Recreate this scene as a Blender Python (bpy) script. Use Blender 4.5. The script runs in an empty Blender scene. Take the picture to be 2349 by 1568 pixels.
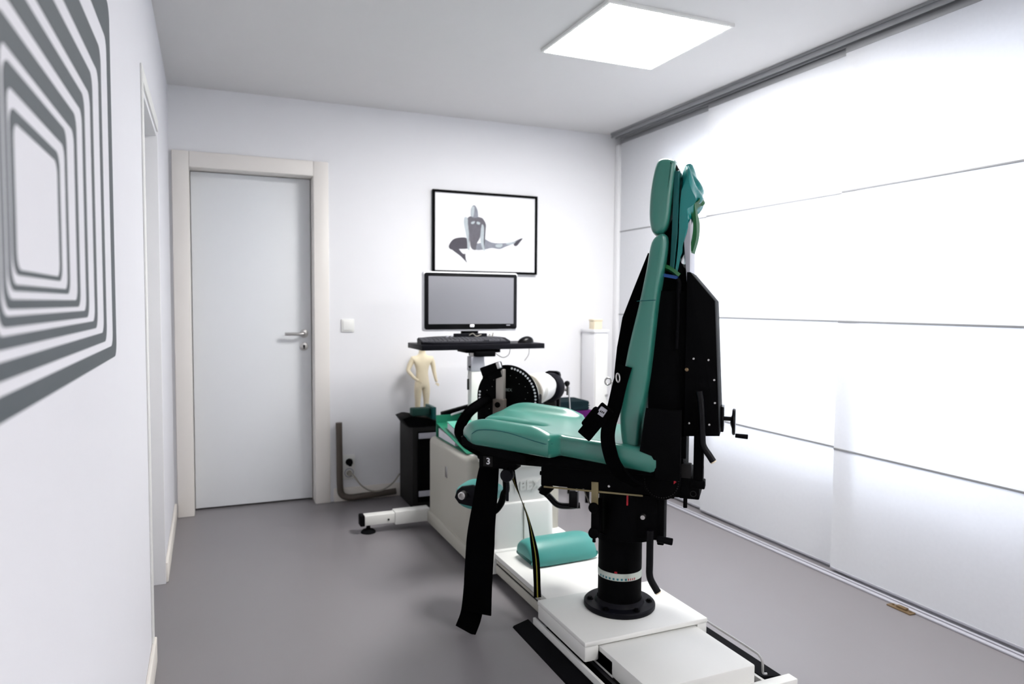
import bpy, bmesh, math, random
from mathutils import Vector, Matrix
random.seed(4)
PI = math.pi
COL = bpy.context.scene.collection
WM = {}          # world matrices of parents

# ------------------------------------------------------------------ materials
def mat(name, col, rough=.5, metal=0., spec=.5, bump=0., bscale=200., var=.0, vscale=8., coat=0.):
    m = bpy.data.materials.new(name); m.use_nodes = True
    nt = m.node_tree; b = nt.nodes['Principled BSDF']
    b.inputs['Base Color'].default_value = (*col, 1)
    b.inputs['Roughness'].default_value = rough
    b.inputs['Metallic'].default_value = metal
    b.inputs['Specular IOR Level'].default_value = spec
    b.inputs['Coat Weight'].default_value = coat; b.inputs['Coat Roughness'].default_value = .24
    tc = nt.nodes.new('ShaderNodeTexCoord')
    if var > 0:
        n = nt.nodes.new('ShaderNodeTexNoise'); n.inputs['Scale'].default_value = vscale; n.inputs['Detail'].default_value = 4
        nt.links.new(tc.outputs['Object'], n.inputs['Vector'])
        mx = nt.nodes.new('ShaderNodeMix'); mx.data_type = 'RGBA'
        mx.inputs['A'].default_value = (*[c*(1-var) for c in col], 1)
        mx.inputs['B'].default_value = (*[min(1, c*(1+var)) for c in col], 1)
        nt.links.new(n.outputs['Fac'], mx.inputs['Factor'])
        nt.links.new(mx.outputs['Result'], b.inputs['Base Color'])
    if bump > 0:
        n = nt.nodes.new('ShaderNodeTexNoise'); n.inputs['Scale'].default_value = bscale; n.inputs['Detail'].default_value = 3
        nt.links.new(tc.outputs['Object'], n.inputs['Vector'])
        bp = nt.nodes.new('ShaderNodeBump'); bp.inputs['Strength'].default_value = bump; bp.inputs['Distance'].default_value = .002
        nt.links.new(n.outputs['Fac'], bp.inputs['Height']); nt.links.new(bp.outputs['Normal'], b.inputs['Normal'])
    return m

M = dict(
 wall=mat('wall_paint', (.80, .80, .825), .85, spec=.2, bump=.05, bscale=300, var=.01),
 ceil=mat('ceiling_paint', (.72, .71, .71), .9, spec=.15, var=.01),
 floor=mat('resin_floor', (.20, .188, .198), .33, spec=.6, var=.03, vscale=3),
 doorleaf=mat('door_paint', (.79, .81, .84), .45, var=.01),
 frame=mat('frame_paint', (.80, .765, .73), .45, var=.01),
 skirt=mat('skirting_paint', (.78, .74, .69), .5, var=.02),
 mural=mat('mural_vinyl', (.085, .10, .11), .6, spec=.3, var=.05),
 steel=mat('brushed_steel', (.55, .54, .53), .3, metal=1., bump=.05),
 alu=mat('anodised_rail', (.30, .305, .32), .5, metal=.2, var=.05),
 arm=mat('arm_metal', (.36, .33, .30), .42, metal=.7, bump=.05),
 armd=mat('arm_metal_dark', (.12, .10, .085), .5, metal=.5, bump=.05),
 wplast=mat('white_plastic', (.82, .82, .80), .4, var=.01),
 cream=mat('machine_cream', (.47, .455, .40), .45, bump=.06, bscale=500, var=.02),
 machine=mat('machine_white', (.76, .76, .735), .4, bump=.05, bscale=500, var=.015),
 black=mat('black_paint', (.0014, .0014, .0018), .6, spec=.04, bump=.05, var=.2),
 blackg=mat('black_gloss', (.002, .002, .003), .28, spec=.16, var=.1),
 blackm=mat('black_enamel', (.0035, .0035, .006), .45, spec=.10, var=.15),
 web=mat('black_webbing', (.0012, .0012, .0015), .95, spec=.02, bump=.3, bscale=900, var=.2),
 rubber=mat('rubber', (.003, .003, .004), .7, spec=.05, var=.1),
 dgrey=mat('dark_grey_metal', (.014, .0135, .0135), .6, spec=.12, var=.1),
 teal=mat('teal_leather', (.022, .172, .132), .34, spec=.6, bump=.06, bscale=700, var=.04, coat=.55),
 teald=mat('teal_leather_cushion', (.045, .25, .225), .40, spec=.5, bump=.10, bscale=700, var=.04),
 sheet=mat('teal_vinyl_sheet', (.0, .19, .185), .3, spec=.5, bump=.05, var=.05, coat=.15),
 sheetd=mat('dark_teal_vinyl', (.0, .085, .085), .4, spec=.4, var=.08),
 band=mat('green_band', (.0, .10, .022), .5, var=.08),
 folder=mat('green_folder', (.006, .18, .10), .4, var=.05),
 folderl=mat('green_cover', (.06, .38, .27), .4, var=.05),
 padgreen=mat('green_foam', (.006, .055, .042), .8, bump=.2, var=.1),
 blue=mat('blue_plastic', (.004, .06, .28), .4, var=.05),
 greyp=mat('light_grey_plate', (.42, .42, .47), .45, var=.03),
 paper=mat('paper', (.70, .70, .76), .8, var=.03, vscale=30),
 skin=mat('figure_plastic', (.80, .70, .50), .4, var=.05, vscale=20),
 towelp=mat('purple_towel', (.085, .012, .105), .95, spec=.1, bump=.8, bscale=400, var=.1),
 toweld=mat('dark_towel', (.006, .016, .02), .95, spec=.1, bump=.8, bscale=400, var=.2),
 brass=mat('brass_plate', (.22, .15, .08), .4, metal=.6, var=.1),
 tube=mat('dark_brown_tube', (.075, .06, .048), .5, var=.15),
 red=mat('red_mark', (.35, .0, .01), .5, var=.05),
 white=mat('white_print', (.85, .85, .88), .5, var=.02),
 greyt=mat('grey_print', (.25, .28, .27), .5, var=.02),
 dial=mat('scale_band', (.50, .55, .50), .4, var=.03),
 tick=mat('teal_tick', (.02, .16, .20), .5, var=.03),
 ochre=mat('ochre_bar', (.22, .18, .09), .5, metal=.3, var=.05),
 yellow=mat('yellow_stitch', (.20, .18, .01), .7, var=.05),
 cable=mat('grey_cable', (.30, .28, .24), .5, var=.03),
 screen=mat('switched_off_screen', (.20, .20, .225), .5, metal=.35, spec=1., var=.01),
 wood=mat('pale_wood', (.80, .70, .52), .5, var=.08),
 key=mat('black_keys', (.055, .055, .065), .35, var=.1),
)

def fabric():
    m = bpy.data.materials.new('panel_fabric'); m.use_nodes = True; nt = m.node_tree
    nt.nodes.clear()
    o = nt.nodes.new('ShaderNodeOutputMaterial'); d = nt.nodes.new('ShaderNodeBsdfDiffuse'); t = nt.nodes.new('ShaderNodeBsdfTranslucent')
    mx = nt.nodes.new('ShaderNodeMixShader'); mx.inputs['Fac'].default_value = .36
    tc = nt.nodes.new('ShaderNodeTexCoord'); n = nt.nodes.new('ShaderNodeTexNoise'); n.inputs['Scale'].default_value = 60
    r = nt.nodes.new('ShaderNodeMix'); r.data_type = 'RGBA'
    r.inputs['A'].default_value = (.86, .87, .90, 1); r.inputs['B'].default_value = (.90, .91, .94, 1)
    nt.links.new(tc.outputs['Object'], n.inputs['Vector']); nt.links.new(n.outputs['Fac'], r.inputs['Factor'])
    nt.links.new(r.outputs['Result'], d.inputs['Color']); nt.links.new(r.outputs['Result'], t.inputs['Color'])
    nt.links.new(d.outputs[0], mx.inputs[1]); nt.links.new(t.outputs[0], mx.inputs[2]); nt.links.new(mx.outputs[0], o.inputs['Surface'])
    return m
M['fabric'] = fabric()

def paneglass():
    m = bpy.data.materials.new('window_glass'); m.use_nodes = True; nt = m.node_tree; nt.nodes.clear()
    o = nt.nodes.new('ShaderNodeOutputMaterial'); g = nt.nodes.new('ShaderNodeBsdfGlossy'); g.inputs['Roughness'].default_value = .02
    t = nt.nodes.new('ShaderNodeBsdfTransparent'); mx = nt.nodes.new('ShaderNodeMixShader'); mx.inputs['Fac'].default_value = .07
    nt.links.new(t.outputs[0], mx.inputs[1]); nt.links.new(g.outputs[0], mx.inputs[2]); nt.links.new(mx.outputs[0], o.inputs['Surface'])
    return m
M['glass'] = paneglass()

def emis(name, col, s):
    m = bpy.data.materials.new(name); m.use_nodes = True; b = m.node_tree.nodes['Principled BSDF']
    b.inputs['Base Color'].default_value = (.8, .8, .8, 1)
    b.inputs['Emission Color'].default_value = (*col, 1); b.inputs['Emission Strength'].default_value = s
    return m
LAMP = 54.
M['lamp'] = emis('lamp_diffuser', (1., .985, .96), LAMP)

# ------------------------------------------------------------------ geometry helpers
def new(): return bmesh.new()

def box(bm, x0, x1, y0, y1, z0, z1, bev=0., seg=2, Mx=None):
    n0 = len(bm.verts)
    r = bmesh.ops.create_cube(bm, size=1.)
    vs = r['verts']
    for v in vs:
        v.co = Vector(((x0+x1)/2+v.co.x*(x1-x0), (y0+y1)/2+v.co.y*(y1-y0), (z0+z1)/2+v.co.z*(z1-z0)))
    allv = vs
    if bev > 0:
        es = list({e for v in vs for e in v.link_edges})
        rr = bmesh.ops.bevel(bm, geom=es, offset=bev, segments=seg, profile=.5, affect='EDGES')
        allv = [v for v in rr['verts'] if v.is_valid]
        allv = list({v for f in rr['faces'] for v in f.verts} | set(allv))
    if Mx is not None:
        for v in allv: v.co = Mx @ v.co
    return bm

def frame_from(d, up=Vector((0, 0, 1))):
    d = d.normalized()
    if abs(d.dot(up)) > .98: up = Vector((1, 0, 0))
    a = up.cross(d).normalized(); b = d.cross(a)
    return a, b

def cyl(bm, p0, p1, r0, r1=None, n=32, caps=True, bev=0.):
    """lathe along an axis; optional rounded rims"""
    r1 = r0 if r1 is None else r1
    p0, p1 = Vector(p0), Vector(p1); L = (p1-p0).length
    if bev > 0:
        pr = [(0, 0), (0, r0-bev), (bev*.3, r0-bev*.3), (bev, r0), (L-bev, r1), (L-bev*.3, r1-bev*.3), (L, r1-bev), (L, 0)]
    elif caps: pr = [(0, 0), (0, r0), (L, r1), (L, 0)]
    else: pr = [(0, r0), (L, r1)]
    return lathe(bm, p0, p1-p0, pr, n)

def lathe(bm, o, d, prof, n=32):
    o = Vector(o); d = Vector(d).normalized(); a, b = frame_from(d)
    rings = []
    for t, r in prof:
        if r < 1e-6: rings.append([bm.verts.new(o+d*t)])
        else: rings.append([bm.verts.new(o+d*t+(a*math.cos(2*PI*i/n)+b*math.sin(2*PI*i/n))*r) for i in range(n)])
    for A, B in zip(rings[:-1], rings[1:]):
        if len(A) == 1 and len(B) == 1: continue
        for i in range(n):
            j = (i+1) % n
            if len(A) == 1: bm.faces.new((A[0], B[j], B[i]))
            elif len(B) == 1: bm.faces.new((A[i], A[j], B[0]))
            else: bm.faces.new((A[i], A[j], B[j], B[i]))
    return bm

def cr(pts, k=6, closed=False):
    """Catmull-Rom through the points"""
    P = [Vector(p) for p in pts]; n = len(P); out = []
    rng = range(n if closed else n-1)
    for i in rng:
        if closed: a, b, c, d = P[i-1], P[i], P[(i+1) % n], P[(i+2) % n]
        else:
            b, c = P[i], P[i+1]; a = P[i-1] if i > 0 else b*2-c; d = P[i+2] if i+2 < n else c*2-b
        for j in range(k):
            t = j/k
            out.append(.5*((2*b)+(c-a)*t+(2*a-5*b+4*c-d)*t*t+(-a+3*b-3*c+d)*t**3))
    if not closed: out.append(P[-1])
    return out

def tube(bm, pts, r, n=12, k=6, smooth=True, taper=None):
    P = cr(pts, k) if smooth else [Vector(p) for p in pts]
    rings = []; prev = None
    for i, p in enumerate(P):
        d = (P[min(i+1, len(P)-1)]-P[max(i-1, 0)]).normalized()
        if prev is None: a, b = frame_from(d)
        else:
            a = (prev-d*prev.dot(d)).normalized(); b = d.cross(a)
        prev = a
        rr = r if taper is None else r*taper(i/(len(P)-1))
        rings.append([bm.verts.new(p+(a*math.cos(2*PI*j/n)+b*math.sin(2*PI*j/n))*rr) for j in range(n)])
    for A, B in zip(rings[:-1], rings[1:]):
        for i in range(n):
            j = (i+1) % n; bm.faces.new((A[i], A[j], B[j], B[i]))
    bm.faces.new(list(reversed(rings[0]))); bm.faces.new(rings[-1])
    return bm

def ribbon(bm, pts, w, th, side, k=6, smooth=True, twist=None, wf=None):
    """flat strap along pts; side = width direction"""
    P = cr(pts, k) if smooth else [Vector(p) for p in pts]
    side = Vector(side).normalized(); rings = []
    for i, p in enumerate(P):
        d = (P[min(i+1, len(P)-1)]-P[max(i-1, 0)]).normalized()
        s = (side-d*side.dot(d)).normalized(); nn = d.cross(s)
        if twist:
            a = twist(i/(len(P)-1)); s, nn = s*math.cos(a)+nn*math.sin(a), nn*math.cos(a)-s*math.sin(a)
        ww = w*(wf(i/(len(P)-1)) if wf else 1)
        rings.append([bm.verts.new(p+s*x*ww/2+nn*y*th/2) for x, y in ((-1, -1), (1, -1), (1, 1), (-1, 1))])
    for A, B in zip(rings[:-1], rings[1:]):
        for i in range(4):
            j = (i+1) % 4; bm.faces.new((A[i], A[j], B[j], B[i]))
    bm.faces.new(list(reversed(rings[0]))); bm.faces.new(rings[-1])
    return bm

def prism(bm, poly, axis, t0, t1, bev=0.):
    """extrude a 2D polygon; axis 'y': poly=(x,z); 'x': poly=(y,z); 'z': poly=(x,y)"""
    def mk(p, t):
        return {'y': (p[0], t, p[1]), 'x': (t, p[0], p[1]), 'z': (p[0], p[1], t)}[axis]
    A = [bm.verts.new(mk(p, t0)) for p in poly]; B = [bm.verts.new(mk(p, t1)) for p in poly]
    n = len(poly)
    f1 = bm.faces.new(A); f2 = bm.faces.new(list(reversed(B)))
    for i in range(n):
        j = (i+1) % n; bm.faces.new((A[j], A[i], B[i], B[j]))
    if bev > 0:
        es = list(set(f1.edges) | set(f2.edges))
        bmesh.ops.bevel(bm, geom=es, offset=bev, segments=2, profile=.5, affect='EDGES')
    return bm

def pillow(bm, prof, hw, rnd=.03, p=5., n=22, axis='y', y0=0.):
    """smooth closed (x,z) profile swept across the width, edges rounded inwards"""
    pts = [Vector((a, b, 0)) for a, b in prof]
    pts = cr(pts, 5, True); N = len(pts)
    area = sum(pts[i].x*pts[(i+1) % N].y-pts[(i+1) % N].x*pts[i].y for i in range(N))
    nr = []
    for i in range(N):
        d = (pts[(i+1) % N]-pts[i-1]).normalized(); q = Vector((d.y, -d.x, 0)); nr.append(q if area > 0 else -q)
    rings = []
    for s in range(n+1):
        v = -math.cos(PI*s/n); k = (1-min(1, abs(v))**p)**(1/2.2); ins = (1-k)*rnd
        rings.append([bm.verts.new((pts[i].x-nr[i].x*ins, y0+v*hw, pts[i].y-nr[i].y*ins)) for i in range(N)])
    for A, B in zip(rings[:-1], rings[1:]):
        for i in range(N):
            j = (i+1) % N; bm.faces.new((A[i], A[j], B[j], B[i]))
    bm.faces.new(rings[0]); bm.faces.new(list(reversed(rings[-1])))
    return bm

def obj(name, bm, m, parent=None, smooth=35, local=False):
    """link bm as one mesh object. World-space geometry unless local=True."""
    bmesh.ops.recalc_face_normals(bm, faces=bm.faces)
    me = bpy.data.meshes.new(name)
    if parent is not None and not local: bm.transform(WM[parent].inverted())
    bm.to_mesh(me); bm.free()
    ms = m if isinstance(m, list) else [m]
    for q in ms: me.materials.append(M[q] if isinstance(q, str) else q)
    if smooth:
        for p in me.polygons: p.use_smooth = True
        try: me.set_sharp_from_angle(angle=math.radians(smooth))
        except Exception: pass
    o = bpy.data.objects.new(name, me); COL.objects.link(o)
    if parent is not None:
        o.parent = parent; WM[o] = WM[parent]
    else: WM[o] = Matrix.Identity(4)
    return o

def thing(name, label, cat, loc, rz=0., group=None, kind=None):
    o = bpy.data.objects.new(name, None); COL.objects.link(o); o.location = loc; o.rotation_euler = (0, 0, rz)
    o.empty_display_size = .05
    WM[o] = Matrix.Translation(loc) @ Matrix.Rotation(rz, 4, 'Z')
    return tag(o, label, cat, group, kind)

def tag(o, label, cat, group=None, kind=None):
    o['label'] = label; o['category'] = cat
    if group: o['group'] = group
    if kind: o['kind'] = kind
    return o

def text(name, s, size, Mx, m, parent, depth=.0008, bold=0., space=1.):
    cu = bpy.data.curves.new(name, 'FONT'); cu.body = s; cu.size = size; cu.extrude = depth; cu.align_x = 'CENTER'; cu.align_y = 'CENTER'
    cu.offset = bold; cu.space_character = space
    ob = bpy.data.objects.new('tmp', cu); COL.objects.link(ob)
    bpy.context.view_layer.update()
    me = bpy.data.meshes.new_from_object(ob.evaluated_get(bpy.context.evaluated_depsgraph_get()))
    bpy.data.objects.remove(ob); bm = new(); bm.from_mesh(me); bpy.data.meshes.remove(me)
    bm.transform(Mx)
    return obj(name, bm, m, parent, smooth=0, local=False)

def basis(o, x, y):
    x = Vector(x).normalized(); y = Vector(y).normalized(); z = x.cross(y)
    m = Matrix((x, y, z)).transposed().to_4x4(); m.translation = Vector(o); return m

# ------------------------------------------------------------------ room
XL, XR, YB, YF, H = -.19, 2.80, 4.50, -1.9, 2.466
b = new(); box(b, XL-.6, XR+.5, YF-.2, YB+.3, -.1, 0); tag(obj('floor', b, 'floor'), 'smooth grey resin floor of the treatment room', 'floor', kind='structure')
b = new(); box(b, XL-.6, XR+.5, YF-.2, YB+.3, H, H+.1); tag(obj('ceiling', b, 'ceil'), 'plain pale painted ceiling around the square light panel', 'ceiling', kind='structure')
DX0, DX1, DZ = -.085, .602, 2.015
b = new()
box(b, XL-.4, DX0-.055, YB, YB+.25, 0, H); box(b, DX1+.055, XR+.4, YB, YB+.25, 0, H); box(b, DX0-.055, DX1+.055, YB, YB+.25, DZ+.055, H)
box(b, DX0-.055, DX1+.055, YB+.15, YB+.25, 0, DZ+.055)
tag(obj('wall_back', b, 'wall'), 'white far wall with the closed door and the framed print', 'wall', kind='structure')
b = new()
OY0, OY1, OZ = 2.70, 3.46, 1.975     # doorway in the left wall
box(b, XL-.35, XL, YF-.1, OY0, 0, H); box(b, XL-.35, XL, OY1, YB, 0, H); box(b, XL-.35, XL, OY0, OY1, OZ, H)
M['wall_shaded'] = mat('wall_paint_shaded', (.73, .73, .77), .85, spec=.2, bump=.05, bscale=300, var=.01)  # greyer copy of the wall paint; left wall's dimmer light put into its colour
tag(obj('wall_left', b, 'wall_shaded'), 'white left wall carrying the grey striped mural', 'wall', kind='structure')
b = new()
WY0, WY1, WZ0, WZ1 = 1.42, 3.9, .45, 2.22
box(b, XR, XR+.3, YF-.1, WY0, 0, H); box(b, XR, XR+.3, WY1, YB+.2, 0, H); box(b, XR, XR+.3, WY0, WY1, 0, WZ0); box(b, XR, XR+.3, WY0, WY1, WZ1, H)
tag(obj('wall_right', b, 'wall'), 'white right wall hidden behind the sliding panel curtains', 'wall', kind='structure')
b = new(); box(b, XL-.4, XR+.4, YF-.2, YF, 0, H); tag(obj('wall_front', b, 'wall'), 'plain white wall behind the camera', 'wall', kind='structure')

# window behind the curtains
w = thing('window_1', 'wide white framed window behind the panel curtains', 'window', (XR+.15, (WY0+WY1)/2, WZ0), kind='structure')
b = new()
for y in (WY0, (WY0*2+WY1)/3-.03, (WY0+WY1*2)/3-.03, WY1-.06): box(b, XR+.14, XR+.2, y, y+.06, WZ0, WZ1)
for z in (WZ0, WZ1-.06): box(b, XR+.141, XR+.199, WY0, WY1, z, z+.06)
obj('window_frame', b, 'wplast', w)
b = new(); box(b, XR+.165, XR+.17, WY0+.01, WY1-.01, WZ0+.01, WZ1-.01); obj('window_pane', b, 'glass', w)

# skirting
b = new(); box(b, DX1+.112, 2.75, YB-.014, YB, 0, .085, .004); tag(obj('baseboard_back', b, 'skirt'), 'cream skirting board right of the door', 'baseboard', kind='structure')
b = new(); box(b, XL, XL+.013, OY1+.0, YB-.03, 0, .09, .004); box(b, XL, XL+.013, YF, OY0-.0, 0, .09, .004)
tag(obj('baseboard_left', b, 'skirt'), 'cream skirting board along the left wall', 'baseboard', kind='structure')
b = new(); box(b, XR-.015, XR, YF, YB-.02, 0, .06, .003)
tag(obj('baseboard_right', b, 'wplast'), 'white skirting board under the panel curtains', 'baseboard', kind='structure')
b = new(); box(b, 2.632, 2.654, 0, YB-.05, 0, .008, .002); box(b, 2.668, 2.682, 0, YB-.05, 0, .006, .002)
tag(obj('trim_1', b, 'greyp'), 'pale floor guide strip under the panel curtains', 'floor strip', kind='structure')
b = new(); box(b, XL, XL+.006, OY0-.055, OY0-.004, 0, OZ+.05, .002); box(b, XL, XL+.006, OY0-.004, OY1+.004, OZ+.004, OZ+.05, .002)
tag(obj('trim_2', b, 'wplast'), 'flat white casing around the side doorway', 'door casing', kind='structure')
b = new(); box(b, 2.725, 2.775, YB-.05, YB-.002, 0, H-.07, .006); tag(obj('trim_3', b, 'wall'), 'white boxed pipe in the far right corner', 'boxed pipe', kind='structure')

# door in the back wall
d = thing('door_1', 'closed pale grey door in the far wall with cream frame', 'door', ((DX0+DX1)/2, YB, 0), kind='structure')
b = new(); box(b, DX0+.004, DX1-.004, YB+.105, YB+.14, .012, DZ-.004, .003); obj('door_leaf', b, 'doorleaf', d)
def ring_rect(b, x0, x1, z1, y0, y1, w, bev):      # three-sided frame on the floor, w outwards
    box(b, x0-w, x0, y0, y1, 0, z1+w, bev); box(b, x1, x1+w, y0, y1, 0, z1+w, bev); box(b, x0, x1, y0, y1, z1, z1+w, bev)
b = new(); ring_rect(b, DX0-.0, DX1+.0, DZ, YB-.018, YB+.005, .09, .005); obj('door_casing', b, 'frame', d)
b = new(); ring_rect(b, DX0, DX1, DZ, YB-.001, YB+.14, .053, 0); obj('door_lining', b, 'frame', d)
b = new(); ring_rect(b, DX0+.012, DX1-.012, DZ-.012, YB+.141, YB+.149, .013, 0); obj('door_stop', b, 'frame', d)
hy = YB+.105
b = new(); cyl(b, (.553, hy, 1.055), (.553, hy-.009, 1.055), .026, bev=.002)
tube(b, [(.553, hy-.008, 1.055), (.553, hy-.035, 1.055), (.548, hy-.05, 1.055), (.53, hy-.055, 1.055), (.49, hy-.055, 1.055), (.435, hy-.052, 1.055)], .0095)
obj('door_handle', b, 'steel', d)
b = new(); cyl(b, (.553, hy, .975), (.553, hy-.008, .975), .025, bev=.002); e = obj('lock_rose', b, 'steel', d)
b = new(); cyl(b, (.553, hy-.0075, .978), (.553, hy-.009, .978), .007); box(b, .549, .557, hy-.0091, hy-.0075, .960, .978); obj('keyhole', b, 'black', e)

# side doorway in the left wall: lining and closed door deep in the reveal
d = thing('door_2', 'white door set deep in the left wall opening', 'door', (XL-.3, (OY0+OY1)/2, 0), kind='structure')
b = new(); box(b, XL-.33, XL-.29, OY0+.02, OY1-.02, .01, OZ-.02, .003); obj('door_leaf', b, 'wplast', d)
b = new()
box(b, XL-.349, XL+.004, OY1-.018, OY1+.002, 0, OZ, .002); box(b, XL-.349, XL-.001, OY0-.002, OY0+.018, 0, OZ, .002); box(b, XL-.349, XL-.001, OY0+.018, OY1-.018, OZ-.018, OZ+.001, .002)
obj('door_lining', b, 'wall', d)

# ------------------------------------------------------------------ mural of nested rounded rectangles (vinyl on the left wall)
def rrect(y0, y1, z0, z1, r, n=5):
    out = []
    for cy, cz, a0 in ((y1-r, z1-r, 0), (y0+r, z1-r, 90), (y0+r, z0+r, 180), (y1-r, z0+r, 270)):
        for i in range(n+1):
            a = math.radians(a0+90*i/n); out.append((cy+r*math.cos(a), cz+r*math.sin(a)))
    return out
b = new()
bands = [  # outer: y0,y1,z0,z1   inner
 ((.911, 1.190, 1.2775, 1.457), (.927, 1.174, 1.2835, 1.443)),
 ((.889, 1.251, 1.260, 1.502), (.902, 1.233, 1.267, 1.476)),
 ((.866, 1.344, 1.2405, 1.546), (.879, 1.319, 1.251, 1.516)),
 ((.842, 1.433, 1.222, 1.600), (.856, 1.405, 1.2335, 1.568)),
 ((.817, 1.535, 1.200, 1.665), (.832, 1.503, 1.2135, 1.622)),
 ((.788, 1.661, 1.169, 1.752), (.805, 1.622, 1.188, 1.695)),
 ((.745, 1.822, 1.128, 1.895), (.770, 1.762, 1.154, 1.805))]
for o_, i_ in bands:
    P = rrect(*o_, .022+.02*(o_[1]-1.19)); Q = rrect(*i_, .018+.02*(i_[1]-1.17))
    rings = [[b.verts.new((x, y, z)) for y, z in L] for x, L in ((XL, P), (XL+.0006, P), (XL+.0006, Q), (XL, Q))]
    n = len(P)
    for k in range(4):
        A, B = rings[k], rings[(k+1) % 4]
        for i in range(n): j = (i+1) % n; b.faces.new((A[i], A[j], B[j], B[i]))
tag(obj('wall_mural', b, 'mural', smooth=0), 'grey nested rounded rectangle stripes painted on the left wall', 'mural')

# ------------------------------------------------------------------ ceiling lights
def lamp(cx, cy, label):
    t = thing('ceiling_light', label, 'ceiling light', (cx, cy, H-.012), group='square ceiling light panels')
    b = new(); s = .302
    box(b, -s, s, -s, s, -.002, .012, .0); 
    for v in b.verts: v.co += Vector((cx, cy, H-.012))
    o = obj('diffuser', b, 'lamp', t)
    b = new()
    for x0, x1, y0, y1 in ((-s-.012, -s, -s-.012, s+.012), (s, s+.012, -s-.012, s+.012), (-s, s, -s-.012, -s), (-s, s, s, s+.012)):
        box(b, cx+x0, cx+x1, cy+y0, cy+y1, H-.014, H)
    obj('light_frame', b, 'wplast', t)
    return t
lamp(1.80, 2.83, 'glowing white square light panel in the ceiling above the chair')

lamp(2.15, -.55, 'second square ceiling light panel above and behind the camera')
# ------------------------------------------------------------------ panel curtains on a three-track rail
t = thing('curtain_rail', 'grey multi-track ceiling rail carrying the white panel curtains', 'curtain rail', (2.74, 2.2, H-.03))
b = new(); box(b, 2.655, 2.79, YF+.02, YB-.055, H-.014, H-.0005); obj('rail_body', b, 'alu', t)
for x in (2.66, 2.695, 2.732, 2.768):
    b = new(); box(b, x, x+.006, YF+.02, YB-.055, H-.038, H-.014, .001); obj('track_lip', b, 'alu', t)
labels = [('white translucent panel curtain nearest the far corner', 2.750, 3.375, 4.455),
          ('middle white translucent panel curtain behind the chair back', 2.722, 2.335, 3.45),
          ('widest white panel curtain at the right edge of the room', 2.694, 1.28, 2.445)]
for lab, x, y0, y1 in labels:
    t = thing('panel_curtain', lab, 'curtain', (x, (y0+y1)/2, .02), group='white panel curtains along the right wall')
    zs = [.02, .585, 1.18, 1.775, 2.405]
    b = new()
    for z0, z1 in zip(zs[:-1], zs[1:]): box(b, x-.0008, x+.0008, y0, y1, z0+.003, z1-.003)
    obj('fabric_panel', b, 'fabric', t, smooth=0)
    for z in zs[1:-1]:
        b = new(); box(b, x-.004, x+.003, y0, y1, z-.0042, z+.0042, .001); obj('batten', b, 'alu', t)
    b = new(); box(b, x-.004, x+.004, y0, y1, .012, .024, .002); obj('bottom_bar', b, 'greyp', t)
    b = new(); box(b, x-.003, x+.003, y0, y1, 2.40, H-.036, .001); obj('carrier', b, 'alu', t)
b = new(); box(b, 2.60, 2.645, 1.955, 2.065, 0, .006, .002); box(b, 2.612, 2.632, 1.985, 2.03, .006, .014, .003)
cyl(b, (2.622, 1.97, .006), (2.622, 1.97, .009), .005, n=12); cyl(b, (2.622, 2.05, .006), (2.622, 2.05, .009), .005, n=12)
tag(obj('floor_catch', b, 'brass'), 'small brass plate on the floor under the right panel curtain', 'floor plate')

# ------------------------------------------------------------------ back wall items
t = thing('light_switch', 'white square light switch on the wall beside the door', 'light switch', (.806, YB, 1.108))
b = new(); box(b, .766, .846, YB-.010, YB, 1.068, 1.148, .003); obj('switch_plate', b, 'wplast', t)
b = new(); box(b, .776, .836, YB-.016, YB-.009, 1.078, 1.138, .002); obj('rocker', b, 'wplast', t)

t = thing('power_socket', 'white double wall socket with black plug near the floor', 'socket', (.808, YB, .215))
b = new(); box(b, .77, .846, YB-.012, YB, .138, .292, .004); pl = obj('socket_plate', b, 'wplast', t)
b = new(); lathe(b, (.808, YB-.0125, .178), (0, 1, 0), [(0, .030), (-.002, .030), (-.002, .025), (.002, .022), (.002, 0)], 24); obj('socket_face', b, 'greyp', t)
b = new(); cyl(b, (.808, YB-.013, .248), (.808, YB-.05, .248), .023, .018, bev=.004); box(b, .798, .818, YB-.06, YB-.04, .228, .25, .004)
tag(obj('power_plug', b, 'rubber'), 'black round plug pushed into the upper wall socket', 'plug')
b = new(); tube(b, [(.815, YB-.045, .178), (.83, YB-.065, .165), (.87, YB-.085, .11), (.93, YB-.09, .07), (1.0, YB-.09, .068), (1.07, YB-.085, .105), (1.118, YB-.075, .16)], .005, n=8)
cyl(b, (.808, YB-.0145, .178), (.808, YB-.045, .178), .017, .015, bev=.003)
tag(obj('power_cable', b, 'cable'), 'grey cable drooping from the socket to the dark cabinet', 'cable')
b = new(); tube(b, [(.742, YB-.04, .505), (.744, YB-.04, .30), (.746, YB-.04, .12), (.755, YB-.042, .055), (.80, YB-.045, .03), (.88, YB-.045, .03), (1.0, YB-.045, .035), (1.10, YB-.045, .04)], .02, n=16, k=8)
tag(obj('bent_tube', b, 'tube'), 'dark brown bent tube leaning on the wall beside the door', 'tube')

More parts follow.
